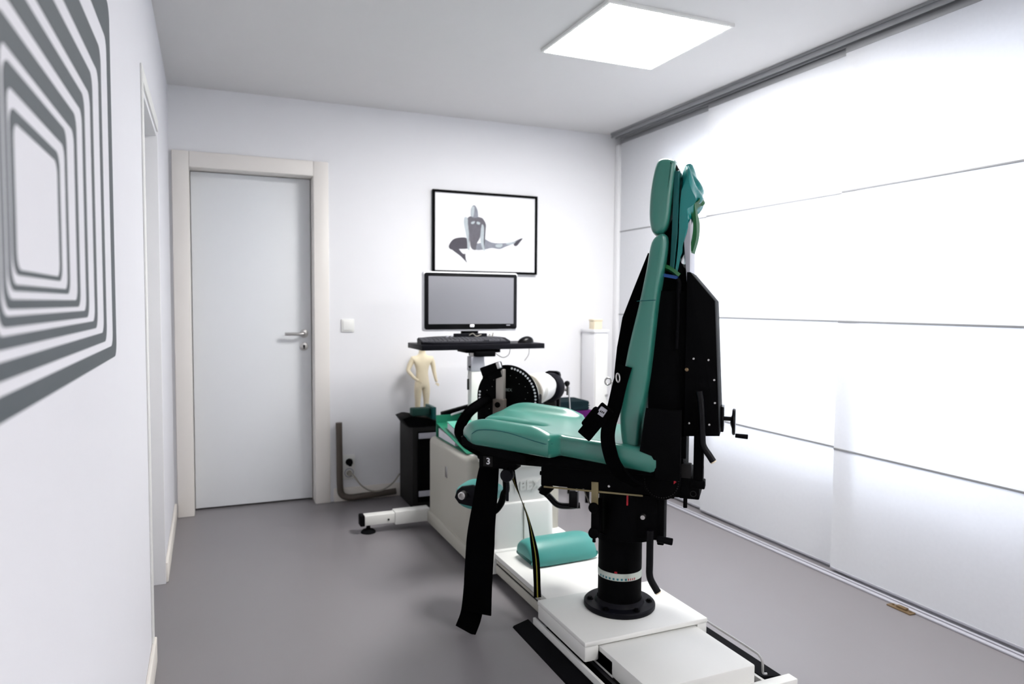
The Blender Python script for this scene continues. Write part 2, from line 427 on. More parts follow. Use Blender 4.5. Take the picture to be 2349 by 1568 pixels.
# framed print
t = thing('framed_picture', 'black framed print of a gymnast hung above the monitor', 'picture', (1.72, YB, 1.45))
x0, x1, z0, z1 = 1.352, 2.100, 1.452, 1.988
yo, yi = YB-.028, YB
b = new()
for a0, a1, c0, c1 in ((x0, x1, z1-.015, z1), (x0, x1, z0, z0+.015), (x0, x0+.015, z0+.015, z1-.015), (x1-.015, x1, z0+.015, z1-.015)):
    box(b, a0, a1, yo, yi-.001, c0, c1, .001)
obj('picture_frame', b, 'black', t)
b = new(); box(b, x0+.013, x1-.013, YB-.014, YB-.002, z0+.013, z1-.013); obj('picture_mount', b, 'white', t)
M['pg1'] = mat('print_grey_mid', (.10, .095, .115), .6, var=.25, vscale=40); M['pg2'] = mat('print_grey_light', (.42, .47, .50), .6, var=.15, vscale=40)
M['pg3'] = mat('print_grey_dark', (.045, .04, .055), .6, var=.2, vscale=40); M['pg4'] = mat('print_grey_soft', (.20, .21, .25), .6, var=.3, vscale=30)
SH = [
 ('pg3', [(1.591, 1.682), (1.536, 1.685), (1.491, 1.669), (1.463, 1.627), (1.480, 1.604), (1.536, 1.609), (1.591, 1.613), (1.611, 1.626)], 0),
 ('pg3', [(1.466, 1.626), (1.491, 1.600), (1.541, 1.566), (1.571, 1.539), (1.592, 1.521), (1.578, 1.553), (1.580, 1.580), (1.562, 1.580), (1.532, 1.611), (1.505, 1.632)], 1),
 ('pg4', [(1.714, 1.683), (1.756, 1.665), (1.814, 1.658), (1.914, 1.669), (1.957, 1.688), (1.995, 1.699), (1.947, 1.646), (1.925, 1.657), (1.867, 1.636), (1.824, 1.619), (1.767, 1.624), (1.72, 1.613), (1.653, 1.608), (1.658, 1.647), (1.694, 1.658)], 0),
 ('pg1', [(1.611, 1.828), (1.672, 1.827), (1.708, 1.81), (1.693, 1.744), (1.681, 1.686), (1.658, 1.647), (1.653, 1.608), (1.627, 1.612), (1.614, 1.636), (1.606, 1.692), (1.598, 1.768), (1.591, 1.806)], 1),
 ('pg4', [(1.639, 1.903), (1.654, 1.892), (1.666, 1.862), (1.665, 1.824), (1.621, 1.824), (1.615, 1.864), (1.623, 1.891)], 2),
 ('pg2', [(1.623, 1.889), (1.640, 1.893), (1.640, 1.86), (1.634, 1.829), (1.622, 1.829), (1.617, 1.862)], 3),
 ('pg2', [(1.572, 1.819), (1.594, 1.815), (1.596, 1.768), (1.604, 1.721), (1.602, 1.673), (1.609, 1.626), (1.607, 1.602), (1.594, 1.616), (1.592, 1.658), (1.58, 1.72), (1.568, 1.776)], 2),
 ('pg1', [(1.703, 1.812), (1.725, 1.779), (1.722, 1.736), (1.719, 1.678), (1.714, 1.649), (1.698, 1.677), (1.692, 1.749)], 2),
 ('pg2', [(1.694, 1.775), (1.710, 1.760), (1.711, 1.687), (1.709, 1.649), (1.718, 1.601), (1.702, 1.615), (1.690, 1.648), (1.684, 1.686)], 3),
 ('pg2', [(1.793, 1.645), (1.819, 1.653), (1.845, 1.652), (1.835, 1.632), (1.803, 1.631)], 1),
 ('pg2', [(1.62, 1.79), (1.645, 1.797), (1.64, 1.782), (1.622, 1.778)], 2), ('pg2', [(1.66, 1.795), (1.682, 1.79), (1.678, 1.777), (1.66, 1.78)], 2),
 ('pg2', [(1.87, 1.661), (1.925, 1.668), (1.955, 1.683), (1.935, 1.662), (1.885, 1.652)], 1),
 ('pg3', [(1.933, 1.645), (1.93, 1.660), (1.962, 1.688), (1.995, 1.699), (1.981, 1.679), (1.952, 1.646)], 1)]
b = new(); mi = {}; order = []
for m_, P, lv in SH:
    if m_ not in mi: mi[m_] = len(order); order.append(m_)
    Q = [tuple(p)[:2] for p in cr([(a, c, 0) for a, c in P], 3, True)]
    n0 = set(b.faces); prism(b, Q, 'y', YB-.0142-.0003*(lv+1), YB-.0140)
    for f in set(b.faces)-n0: f.material_index = mi[m_]
bmesh.ops.triangulate(b, faces=[f for f in b.faces if len(f.verts) > 4], ngon_method='EAR_CLIP')
obj('printed_gymnast', b, order, t, smooth=0)

# ------------------------------------------------------------------ dynamometer (main body, head, base)
dy = thing('dynamometer', 'white strength testing machine with black numbered disc and floor beam', 'exercise machine', (1.38, 3.2, 0))
b = new(); box(b, 1.125, 1.62, 3.15, 3.80, .035, .515, .03, 4)
c_ = obj('cabinet', b, 'cream', dy)
b = new(); box(b, 1.113, 1.63, 3.14, 3.81, .03, .095, .008); obj('cabinet_skirt', b, 'cream', dy)
b = new(); box(b, 1.122, 1.127, 3.462, 3.494, .352, .408, .001); obj('badge', b, 'steel', c_)
b = new(); box(b, 1.16, 1.58, 3.19, 3.77, .513, .519, .003); obj('cabinet_top', b, 'machine', c_)
b = new(); cyl(b, (1.14, 3.22, .018), (1.175, 3.22, .018), .018, bev=.004); obj('castor', b, 'rubber', dy)
b = new(); cyl(b, (1.14, 3.70, .018), (1.175, 3.70, .018), .018, bev=.004); obj('castor', b, 'rubber', dy)
# stabiliser leg
b = new(); box(b, .765, .95, 3.79, 3.85, .045, .10, .005); box(b, .93, 1.13, 3.783, 3.857, .035, .107, .006); lg = obj('stabiliser_leg', b, 'machine', dy)
b = new(); box(b, .742, .767, 3.788, 3.852, .043, .102, .005); obj('end_cap', b, 'rubber', lg)
b = new(); cyl(b, (.895, 3.789, .068), (.895, 3.786, .068), .006, n=12); obj('bolt', b, 'dgrey', lg)
b = new(); lathe(b, (.79, 3.82, 0), (0, 0, 1), [(0, 0), (0, .040), (.006, .040), (.016, .030), (.020, .012), (.046, .010), (.046, 0)], 28); obj('levelling_foot', b, 'rubber', lg)
# column
def rbox(bm, x0, x1, y0, y1, z0, z1, r, tx=0., n=6):
    P = rrect(x0, x1, y0, y1, r, n); Q = rrect(x0+tx, x1-tx, y0+tx, y1-tx, max(.004, r-tx*.5), n)
    prof = [(z0, 0), (z1-.008, 0), (z1-.002, .004), (z1, .010)]
    rings = []
    for z, ins in prof:
        f = (z-z0)/(z1-z0); ring = []
        cx_, cy_ = (x0+x1)/2, (y0+y1)/2
        for p, q in zip(P, Q):
            x = p[0]*(1-f)+q[0]*f; y = p[1]*(1-f)+q[1]*f
            v = Vector((x-cx_, y-cy_)); l = v.length; v *= (l-ins)/l
            ring.append(bm.verts.new((cx_+v.x, cy_+v.y, z)))
        rings.append(ring)
    N = len(P)
    for A, B in zip(rings[:-1], rings[1:]):
        for i in range(N): j = (i+1) % N; bm.faces.new((A[i], A[j], B[j], B[i]))
    bm.faces.new(rings[-1]); bm.faces.new(list(reversed(rings[0])))
    return bm
b = new()
rbox(b, 1.165, 1.505, 2.965, 3.26, .10, .335, .045, .006)
rbox(b, 1.185, 1.478, 2.985, 3.24, .33, .50, .045, .006)
rbox(b, 1.178, 1.485, 2.978, 3.25, .497, .552, .045, .004)
cl = obj('column', b, 'machine', dy, smooth=40)
b = new(); rbox(b, 1.135, 1.64, 2.93, 3.32, .03, .128, .03, .02); obj('column_foot', b, 'machine', dy)
b = new(); box(b, 1.335, 1.337, 2.9635, 2.975, .15, .33); obj('panel_seam', b, 'cable', cl)
b = new(); box(b, 1.37, 1.372, 2.9765, 2.99, .50, .545); obj('panel_seam', b, 'cable', cl)
text('embossed_lettering', 'CYBEX', .062, basis((1.335, 2.9868, .405), (1, 0, 0), (0, 0, 1)), 'machine', cl, depth=.003, bold=.002)
b = new(); cyl(b, (1.33, 3.12, .55), (1.33, 3.12, .565), .10, bev=.004); cyl(b, (1.33, 3.12, .565), (1.33, 3.12, .60), .088, bev=.004)
obj('turntable_ring', b, 'steel', dy)
# head: axis points back to the right
D = Vector((1.262, 3.0, .818)); A = Vector((.7071, .7071, 0)); U = Vector((.7071, -.7071, 0)); Zv = Vector((0, 0, 1))
HM = Matrix((U, A, Zv)).transposed().to_4x4(); HM.translation = D          # local: x=u right, y=axis back, z up
b = new(); box(b, -.07, .07, .03, .26, -.26, -.10, .01, Mx=HM); box(b, -.10, -.075, .02, .2, -.25, .0, .006, Mx=HM); box(b, .075, .10, .05, .2, -.25, .0, .006, Mx=HM)
obj('head_bracket', b, 'black', dy)
b = new(); lathe(b, D, A, [(.0, 0), (.0, .148), (.003, .152), (.010, .152), (.013, .148), (.013, 0)], 72); ds = obj('index_disc', b, 'black', dy)
for k in list(range(-8, 14))+[19.5, 20.5, 27.5, 28.5, 29.5, 30.5]:
    a = math.radians(k*6.2); p = D+(U*math.cos(a)+Zv*math.sin(a))*.139
    b = new(); cyl(b, p-A*.0012, p+A*.001, .0052, n=12); obj('index_hole', b, 'white', ds)
for k in range(22):
    a = math.radians(k*16.3); rr = .105 if k % 3 else .09; p = D+(U*math.cos(a)+Zv*math.sin(a))*rr
    b = new(); cyl(b, p-A*.001, p+A*.001, .0016, n=8); obj('degree_mark', b, 'greyt', ds)
text('disc_lettering', 'CYBEX', .019, basis(D+U*-.005+Zv*.037-A*.0005, U, Zv), 'greyt', ds, depth=.0006)
b = new(); box(b, -.078, -.062, -.003, .001, .103, .111, Mx=HM); obj('red_mark', b, 'red', ds)
b = new()
lathe(b, D, A, [(.015, 0), (.015, .125), (.03, .136), (.05, .138), (.075, .128), (.10, .108), (.13, .085), (.18, .065), (.36, .06), (.37, .074), (.40, .078), (.49, .074), (.52, .06), (.57, .05), (.57, 0)], 48)
obj('motor_housing', b, 'machine', dy)
b = new(); lathe(b, D, A, [(.225, .0), (.225, .09), (.245, .09), (.245, 0)], 40); obj('clamp_ring', b, 'cable', dy)
H1 = HM; HM = HM @ Matrix.Translation((0, .07, -.015))
b = new(); lathe(b, HM.translation, A, [(.50, 0), (.50, .07), (.515, .078), (.56, .078), (.57, .07), (.57, 0)], 40); box(b, -.04, .045, .572, .585, -.30, .085, .02, Mx=HM)
mc = obj('motor_end', b, 'blackm', dy)
b = new(); box(b, -.03, .035, .52, .555, -.33, -.05, .005, Mx=HM); obj('end_bracket', b, 'dgrey', mc)
b = new(); tube(b, [HM @ Vector(p) for p in ((.0, .58, .0), (.04, .60, -.01), (.085, .60, -.02))], .009, smooth=False); tube(b, [HM @ Vector(p) for p in ((.085, .60, -.02), (.09, .60, -.05), (.098, .60, -.15))], .004, smooth=False)
cyl(b, HM @ Vector((.085, .60, -.045)), HM @ Vector((.085, .60, .0)), .011, n=16)
cr_ = obj('crank', b, 'steel', mc)
b = new(); lathe(b, HM @ Vector((.078, .60, .0)), (0, 0, 1), [(0, 0), (0, .006), (.008, .012), (.018, .016), (.028, .013), (.034, 0)], 20); obj('ball_knob', b, 'blackg', cr_)
HM = H1
# lever arm in front of the disc
b = new(); box(b, -.036, .002, -.05, -.022, -.03, .135, .003, Mx=HM); la = obj('lever_arm', b, 'arm', dy)
b = new(); box(b, -.047, .006, -.062, -.018, -.26, .0, .004, Mx=HM); obj('lever_slide', b, 'armd', la)
b = new(); cyl(b, HM @ Vector((-.021, -.0615, -.025)), HM @ Vector((-.021, -.066, -.025)), .013, n=24)
obj('pivot_hole', b, 'black', la)
b = new(); R_ = HM @ Matrix.Translation((-.054, -.045, .138)) @ Matrix.Rotation(math.radians(-20), 4, 'Y')
box(b, -.055, .045, -.02, .02, -.022, .02, .006, Mx=R_); box(b, -.06, -.02, -.018, .018, -.038, -.015, .012, Mx=R_); box(b, -.03, .035, -.015, .015, -.05, -.02, .004, Mx=R_)
lc = obj('lever_clamp', b, 'black', la)
b = new(); box(b, .030, .047, -.0215, .0, -.012, .018, .003, Mx=R_); obj('clamp_button', b, 'steel', lc)
b = new(); box(b, -.155, -.11, .002, .03, -.30, -.02, .012, 3, Mx=HM); obj('side_cover', b, 'black', dy)
b = new(); ribbon(b, [(1.175, 3.01, .82), (1.125, 2.985, .80), (1.064, 2.97, .765), (1.031, 3.0, .686), (1.077, 3.06, .612), (1.183, 3.13, .535)], .045, .014, (.8, 0, -.6), k=8, twist=None)
tube(b, [(1.175, 3.01, .82), (1.125, 2.985, .80), (1.064, 2.97, .765), (1.031, 3.0, .686), (1.077, 3.06, .612), (1.183, 3.12, .540)], .019, n=14, k=8)
obj('curved_strap', b, 'web', dy)
# beam running towards the camera
bmz = .118
b = new(); box(b, 1.185, 1.62, 2.40, 2.95, .095, bmz, .003); box(b, 1.20, 1.605, 1.95, 2.95, .03, .085, .002); bm_ = obj('beam', b, 'machine', dy)
b = new(); box(b, 1.182, 1.20, 2.40, 2.93, .035, .072, .003); box(b, 1.186, 1.20, 2.40, 2.93, .079, .092, .001); obj('beam_side_plate', b, 'cream', bm_)
b = new(); box(b, 1.1865, 1.21, 2.41, 2.93, .070, .081); obj('beam_groove', b, 'dgrey', bm_)
b = new(); box(b, 1.2, 1.60, 1.735, 2.20, .034, .1, .005); fb = obj('end_cover', b, 'machine', dy)
b = new(); lathe(b, (1.385, 1.735, .065), (0, -1, 0), [(0, .007), (.01, .008), (.016, .016), (.026, .016), (.03, .01), (.03, 0)], 24); obj('lock_knob', b, 'blackg', fb)
b = new(); box(b, 1.205, 1.215, 1.70, 2.10, .02, .036); obj('cover_groove', b, 'dgrey', fb)
for x0, x1 in ((1.136, 1.147), (1.66, 1.672)):
    b = new(); box(b, x0, x1, 1.2, 2.43, .0, .045 if x0 < 1.3 else .02, .002); obj('side_rail', b, 'machine', dy)
b = new(); tube(b, [(1.676, 2.12, .088), (1.676, 1.84, .088), (1.676, 1.80, .084), (1.676, 1.785, .07), (1.677, 1.782, .035), (1.69, 1.779, .03)], .004, n=10); obj('wire_rod', b, 'steel', dy)
b = new(); box(b, 1.15, 1.745, 1.698, 1.738, .0, .042, .003); obj('front_crossbar', b, 'machine', dy)
b = new(); prism(b, [(1.068, .0), (1.134, .0), (1.134, .022), (1.073, .006)], 'y', 1.3, 2.47); obj('floor_tread', b, 'rubber', dy)
b = new(); prism(b, [(1.673, .0), (1.768, .0), (1.763, .006), (1.673, .022)], 'y', 1.785, 2.45); obj('floor_tread', b, 'rubber', dy)
b = new(); box(b, 1.15, 1.20, 1.25, 2.40, .0, .012); obj('track_bed', b, 'rubber', dy)

# ------------------------------------------------------------------ chair: local x = seat forward, local y = side nearest the camera
ch = thing('testing_chair', 'teal leather testing chair with high back on a black post', 'chair', (1.41, 2.25, .05), math.radians(90+48))
WM[ch] = Matrix.Translation((1.41, 2.25, 0)) @ Matrix.Rotation(math.radians(90+48), 4, 'Z')
# the root sits .05 above the floor; local geometry is written from the floor
def part(name, bm, m, parent=ch, smooth=35):
    bm.transform(Matrix.Translation((0, 0, -.05))); return obj(name, bm, m, parent, smooth, local=True)
WMi = WM[ch].inverted()
def CW(x, y, z): return WMi @ Vector((x, y, z))
# carriage (world aligned)
def cbox(bm, x0, x1, y0, y1, z0, z1, bev=0.):
    box(bm, x0, x1, y0, y1, z0, z1, bev, Mx=WMi); return bm
b = new(); cbox(b, 1.142, 1.648, 2.032, 2.405, .104, .122, .004); cbox(b, 1.143, 1.198, 2.034, 2.403, .052, .106, .006); cbox(b, 1.604, 1.647, 2.034, 2.403, .052, .106, .006)
part('carriage', b, 'machine')
b = new()
prof = [(.122, 0), (.122, .130), (.126, .133), (.138, .133), (.142, .129), (.142, .093), (.148, .088), (.158, .084)]
lathe(b, (0, 0, 0), (0, 0, 1), prof, 48)
fl = part('post_flange', b, 'blackm')
for k in range(6):
    a = math.radians(k*60+14); b = new(); p = (math.cos(a)*.110, math.sin(a)*.110)
    cyl(b, (*p, .1415), (*p, .144), .013, n=16); cyl(b, (*p, .144), (*p, .150), .008, n=6); part('flange_bolt', b, 'black', fl)
b = new(); cyl(b, (0, 0, .142), (0, 0, .62), .081, n=48); po = part('post', b, 'black')
b = new(); cyl(b, (0, 0, .243), (0, 0, .270), .0822, n=48); sb_ = part('scale_band', b, 'dial', po)
b = new()
for k in range(8):
    a = math.radians(43+k*10.4); d_ = Vector((math.cos(a), math.sin(a), 0)); t_ = Vector((-d_.y, d_.x, 0))
    m_ = basis(d_*.0822+Vector((0, 0, .2495)), t_, (0, 0, 1)); box(b, -.0035, .0035, -.0035, .004, -.0006, .0006, Mx=m_)
part('scale_tick', b, 'tick', sb_)
b = new()
for k in range(4):
    a = math.radians(123+k*6); d_ = Vector((math.cos(a), math.sin(a), 0)); t_ = Vector((-d_.y, d_.x, 0))
    m_ = basis(d_*.0822+Vector((0, 0, .2495)), t_, (0, 0, 1)); box(b, -.0017, .0017, -.004, .004, -.0006, .0006, Mx=m_)
part('red_scale_tick', b, 'red', sb_)
b = new(); m_ = basis((-.0, .0815, .2745), (-1, 0, 0), (0, 0, 1)); box(b, -.005, .005, -.003, .003, -.0006, .0008, Mx=m_); part('red_index', b, 'red', po)
b = new(); cyl(b, (-.035, 0, .398), (-.035, 0, .575), .108, n=40, bev=.006); cyl(b, (0, 0, .385), (0, 0, .41), .09, n=40); box(b, -.15, -.06, -.09, .10, .415, .575, .006)
box(b, -.172, -.148, .02, .10, .40, .575, .004)
sl = part('post_sleeve', b, 'black')
b = new(); cyl(b, (-.098, .098, .497), (-.098, .112, .497), .012, .008, n=20); part('sleeve_bolt', b, 'steel', sl)
b = new(); box(b, -.046, -.04, .105, .113, .535, .575); part('red_pointer', b, 'red', sl)
b = new(); box(b, .058, .088, .06, .115, .42, .54, .004); cyl(b, (.073, .115, .522), (.073, .145, .522), .019, n=20, bev=.004); cyl(b, (.075, .10, .425), (.075, .13, .425), .02, n=20, bev=.005); cyl(b, (.075, .115, .39), (.075, .115, .42), .006, n=10)
part('clamp', b, 'black', sl)
b = new(); box(b, .058, .083, .128, .136, .525, .615, .001); part('ochre_bar', b, 'ochre', sl)
b = new(); tube(b, [(-.128, .13, .46), (-.128, .13, .34), (-.128, .13, .305), (-.135, .13, .28), (-.158, .13, .243)], .0125, n=16, k=6); hb = part('release_lever', b, 'blackg', sl)
b = new(); d_ = Vector((-.023, 0, -.037)).normalized(); cyl(b, Vector((-.158, .13, .243)), Vector((-.158, .13, .243))+d_*.004, .0115, n=16); part('lever_cap', b, 'wood', hb)
b = new(); cyl(b, (-.15, .12, .43), (-.205, .12, .424), .0115, .0125, n=16, bev=.003); part('side_grip', b, 'rubber', sl)

# base frame under the seat
b = new(); box(b, -.23, .272, -.13, .13, .585, .668, .004); box(b, -.12, .225, -.12, .125, .655, .69, .008); box(b, -.292, -.225, -.10, .13, .583, .655, .004)
box(b, .255, .277, -.10, .12, .58, .66, .004); cyl(b, (.272, .10, .622), (.285, .10, .622), .008, n=12)
bf = part('base_frame', b, 'black')
b = new(); box(b, -.10, .262, .1285, .1315, .577, .583); part('frame_edge', b, 'ochre', bf)
b = new(); tube(b, [(.24, .128, .675), (.16, .13, .688), (.10, .13, .682), (.07, .128, .662)], .011, n=12); part('edge_tube', b, 'blackg', bf)
b = new(); tube(b, [(.262, .10, .583), (.27, .10, .56), (.276, .10, .545)], .014, n=12, smooth=False); tube(b, [(.24, .10, .575), (.268, .10, .545)], .012, n=12, smooth=False); part('stop_foot', b, 'black', bf)
b = new(); box(b, -.19, .22, -.17, -.05, .53, .575, .004); box(b, .05, .09, -.02, .03, .545, .58, .004); part('slide_rail', b, 'black', bf)
b = new(); tube(b, [(.36, -.15, .50), (.32, -.16, .46), (.29, -.17, .43), (.25, -.18, .425), (.20, -.19, .43)], .013, n=12); box(b, .20, .235, -.17, -.14, .43, .50, .003); part('under_lever', b, 'blackg', bf)
b = new(); tube(b, [(.165, -.05, .56), (.12, .0, .50), (.08, .03, .44)], .003, n=8, smooth=False); part('bowden_cable', b, 'cable', bf)
for p in ((.02, .132, .604), (-.19, .133, .61), (.17, .0, .543)):
    b = new(); cyl(b, (p[0], p[1]-.004, p[2]), (p[0], p[1]+.003, p[2]), .006, .004, n=12); part('frame_screw', b, 'steel', bf)
b = new(); cyl(b, (-.165, .10, .640), (-.165, .142, .640), .066, n=48, bev=.003); gd = part('tilt_disc', b, 'black', bf)
b = new()
for k in range(26):
    a = math.radians(150+k*8.5); cyl(b, (-.165+.058*math.cos(a), .141, .640+.058*math.sin(a)), (-.165+.058*math.cos(a), .1432, .640+.058*math.sin(a)), .0022, n=8)
part('disc_dot', b, 'dgrey', gd)
b = new(); prism(b, [(-.207, .634), (-.207, .650), (-.216, .642)], 'y', .141, .1435); part('red_arrow', b, 'red', gd)
b = new(); cyl(b, (-.245, .12, .55), (-.245, .12, .585), .007, n=12); part('locking_pin', b, 'black', bf)
b = new(); lathe(b, (-.272, .128, .603), (0, 1, 0), [(0, .010), (.004, .011), (.004, .0085), (.001, .0085), (.001, 0)], 20); part('pivot_ring', b, 'dgrey', bf)

# seat cushion
RIM = []
def seat():
    b = new(); NS, NV = 70, 90; g = {}
    s0, zb = -.150, lambda s: .695+.105*(s+.12)/.65-.03*max(0, (s-.30)/.26)**2
    def hw(s):
        t = min(1, max(0, (s-.180)/.03)); t = t*t*(3-2*t); w = .205+(.27-.205)*t
        return w
    rows = []
    for i in range(NS+1):
        u = i/NS; row = []
        for j in range(NV+1):
            v = -1+2*j/NV; vv = math.sin(v*PI/2)
            fr = .562-.055*math.exp(-((vv)/.09)**2)-.07*max(0, abs(vv)-.55)**2/.2
            s = s0+(fr-s0)*(math.sin((u-.5)*PI)*.5+.5 if False else u)
            y = hw(s)*vv
            e = max(abs(vv), 0); edge = (1-e**16)**.5 if e < 1 else 0
            fe = min(1, (1-u)/.16); fe = math.sqrt(max(0, 1-(1-fe)**2)); re = min(1, u/.05)
            top = .790+.092*(s-.05)/.5*.62+.0
            top = .752+.083*(s+.12)
            lobe = min(1, max(0, (s-.16)/.12)); lobe = lobe*lobe*(3-2*lobe)
            dish = .016*(abs(vv)**2.5)*(1-.2*lobe)
            groove = -.062*math.exp(-(abs(vv)/.075)**2)*min(1, max(0, (s-.28)/.08))
            bol = .030*lobe*math.exp(-((abs(vv)-.86)/.12)**2)
            z = top+dish+groove+bol
            rl = min(1, max(0, (s-.19)/.2)); rl = rl*rl*(3-2*rl); low = top-.014+.022*rl-.03*max(0, (s-.47)/.1)**2
            z = low+(z-low)*edge
            z = (top-.022)+(z-(top-.022))*(.15+.85*fe)*(.6+.4*re)
            if abs(j-NV/2) == NV/2 and i % 2 == 0: RIM.append((s, y, z, j))
            row.append(b.verts.new((s, y, z)))
        rows.append(row)
    for i in range(NS):
        for j in range(NV): b.faces.new((rows[i][j], rows[i+1][j], rows[i+1][j+1], rows[i][j+1]))
    # skirt
    rim = [rows[0][j] for j in range(NV+1)]+[rows[i][NV] for i in range(1, NS+1)]+[rows[NS][j] for j in range(NV-1, -1, -1)]+[rows[i][0] for i in range(NS-1, 0, -1)]
    prev = rim
    c = Vector((.2, 0, 0))
    for k, (ins, f) in enumerate(((-.004, .25), (-.004, .6), (.004, .88), (.018, 1.))):
        ring = []
        for v in rim:
            d = Vector((v.co.x-c.x, v.co.y, 0)); L = d.length; d *= (L-ins)/L
            zb_ = .683+.098*(v.co.x+.12)-.0*v.co.x
            z = v.co.z+(zb_-v.co.z)*f
            ring.append(b.verts.new((c.x+d.x, d.y, z)))
        for i in range(len(rim)): j = (i+1) % len(rim); b.faces.new((prev[i], prev[j], ring[j], ring[i]))
        prev = ring
    b.faces.new(list(reversed(prev)))
    return b
st = part('seat_cushion', seat(), 'teal', smooth=50)
b = new(); pts = [(p[0], p[1]+.001, p[2]) for p in RIM if p[3] > 1 and .18 < p[0]]
tube(b, pts, .0016, n=6, k=2); part('seam_piping', b, 'sheetd', st)
b = new(); box(b, -.14, .40, -.16, .17, .66, .70, .01); prism(b, [(.30, .715), (.30, .68), (.44, .705), (.545, .735), (.55, .765), (.50, .76)], 'y', .06, .235, .004); prism(b, [(.30, .715), (.30, .68), (.44, .705), (.52, .73), (.53, .755), (.50, .755)], 'y', -.22, -.06, .004)
part('seat_pan', b, 'black')
b = new(); box(b, .415, .505, .08, .16, .655, .735, .006); box(b, .36, .505, .10, .165, .64, .685, .003); nb = part('front_bracket', b, 'black')
b = new(); box(b, .450, .487, .1655, .1668, .646, .684); lb = part('number_label', b, 'dgrey', nb)
text('number_mark', '3', .034, Matrix.Translation((0, 0, -.05)) @ WM[ch] @ basis((.467, .1672, .665), (-1, 0, 0), (0, 0, 1)), 'white', lb, depth=.0005, bold=.0006)
b = new(); cyl(b, (.388, .16, .623), (.388, .195, .623), .024, n=28, bev=.006); cyl(b, (.390, .17, .525), (.390, .17, .61), .0055, n=12); part('front_knob', b, 'blackm', nb)
# wide hanging strap
b = new(); ribbon(b, [(.468, .150, .648), (.472, .158, .60), (.480, .165, .51), (.488, .176, .42), (.497, .17, .33), (.503, .174, .20), (.507, .17, .085)], .09, .006, (1, 0, 0), k=6, wf=lambda t: .82+.42*min(1, t*1.6))
ribbon(b, [(.515, .160, .30), (.522, .163, .18), (.535, .160, .075), (.556, .168, .008)], .085, .004, (1, 0, .0), k=6)
part('hanging_strap', b, 'web')
b = new(); tw = lambda t: .4+2.3*t
P_ = [(.400, .10, .630), (.385, .085, .56), (.350, .055, .444), (.328, .05, .35), (.313, .05, .261), (.306, .05, .126)]
ribbon(b, P_, .030, .002, (1, 0, 0), k=8, twist=tw, wf=lambda t: .9+.25*abs(math.cos(t*5))); ts = part('thin_strap', b, 'web')
b = new(); ribbon(b, P_, .0045, .0032, (1, 0, 0), k=8, twist=tw); part('yellow_stitching', b, 'yellow', ts)
# padded limb support hanging in front of the seat
b = new(); pillow(b, [(.705, .455), (.69, .493), (.62, .502), (.55, .485), (.535, .455), (.56, .42), (.62, .398), (.68, .412)], .085, .03, y0=-.14)
ls = part('limb_pad', b, 'teald')
b = new(); prism(b, [(.69, .48), (.67, .498), (.62, .508), (.545, .49), (.545, .43), (.60, .415), (.68, .425), (.70, .45)], 'y', -.075, -.052, .008); part('pad_shell', b, 'blackm', ls)
b = new(); lathe(b, (.655, -.06, .468), (0, 1, 0), [(0, .016), (.035, .016), (.036, .0145), (.036, .011), (.02, .011), (.02, 0)], 24); part('chrome_socket', b, 'steel', ls)
b = new(); tube(b, [(.60, -.10, .43), (.548, -.09, .395), (.51, -.09, .43), (.492, -.08, .478), (.478, -.07, .50), (.476, -.06, .56), (.46, -.04, .69)], .014, n=14); part('support_tube', b, 'black')

# backrest
bp_prof = [(-.150, 1.492), (-.118, 1.462), (-.102, 1.37), (-.078, 1.248), (-.043, 1.09), (-.022, .94), (-.022, .81), (-.042, .735), (-.082, .730), (-.096, .85), (-.118, 1.0), (-.134, 1.155), (-.146, 1.28), (-.165, 1.40), (-.170, 1.475)]
b = new(); pillow(b, bp_prof, .175, .014, p=14); bk = part('backrest_cushion', b, 'teal', smooth=60)
b = new(); tube(b, [(-.075, .1755, 1.262), (-.105, .1762, 1.265), (-.140, .1755, 1.266)], .0013, n=6, k=4); part('seam_piping', b, 'sheetd', bk)
hp_prof = [(-.188, 1.742), (-.150, 1.752), (-.125, 1.735), (-.108, 1.66), (-.102, 1.575), (-.108, 1.515), (-.125, 1.490), (-.150, 1.495), (-.172, 1.53), (-.182, 1.62), (-.192, 1.72)]
b = new(); pillow(b, hp_prof, .135, .018, p=9); hd = part('headrest_cushion', b, 'teal', smooth=60)
b = new(); prism(b, [(-.186, 1.745), (-.186, 1.53), (-.198, 1.52), (-.203, 1.70)], 'y', -.11, .11, .004); part('headrest_plate', b, 'dgrey', hd)
b = new(); prism(b, [(-.155, 1.50), (-.135, 1.25), (-.110, .94), (-.10, .60), (-.235, .60), (-.235, 1.36), (-.205, 1.40), (-.20, 1.55), (-.185, 1.56)], 'y', -.09, .09, .005)
box(b, -.235, -.11, -.11, .11, .60, 1.30, .004)
cm = part('back_column', b, 'black')
b = new(); prism(b, [(-.116, .90), (-.111, .864), (-.097, .752), (-.140, .742), (-.150, .725), (-.150, .660), (-.234, .660), (-.234, .90)], 'y', .19, .206, .003); box(b, -.225, -.15, .10, .195, .70, .85); part('hinge_plate', b, 'black', cm)
b = new(); prism(b, [(-.236, 1.362), (-.247, 1.362), (-.330, 1.264), (-.354, .808), (-.236, .800)], 'y', -.13, .13, .003); hs = part('back_housing', b, 'black')
for p in ((-.264, 1.068), (-.313, 1.065), (-.333, .998), (-.337, .920), (-.320, .845), (-.253, .846)):
    b = new(); lathe(b, (p[0], .129, p[1]), (0, 1, 0), [(0, .0045), (.002, .0035), (.003, 0)], 12); part('housing_screw', b, 'steel', hs)
b = new(); lathe(b, (-.242, .129, 1.03), (0, 1, 0), [(0, .007), (.005, .006), (.008, 0)], 16); part('housing_stud', b, 'brass', hs)
b = new(); prism(b, [(-.218, 1.50), (-.242, 1.545), (-.244, 1.30), (-.236, 1.30)], 'y', -.10, .10, .002); part('rear_plate', b, 'greyp')
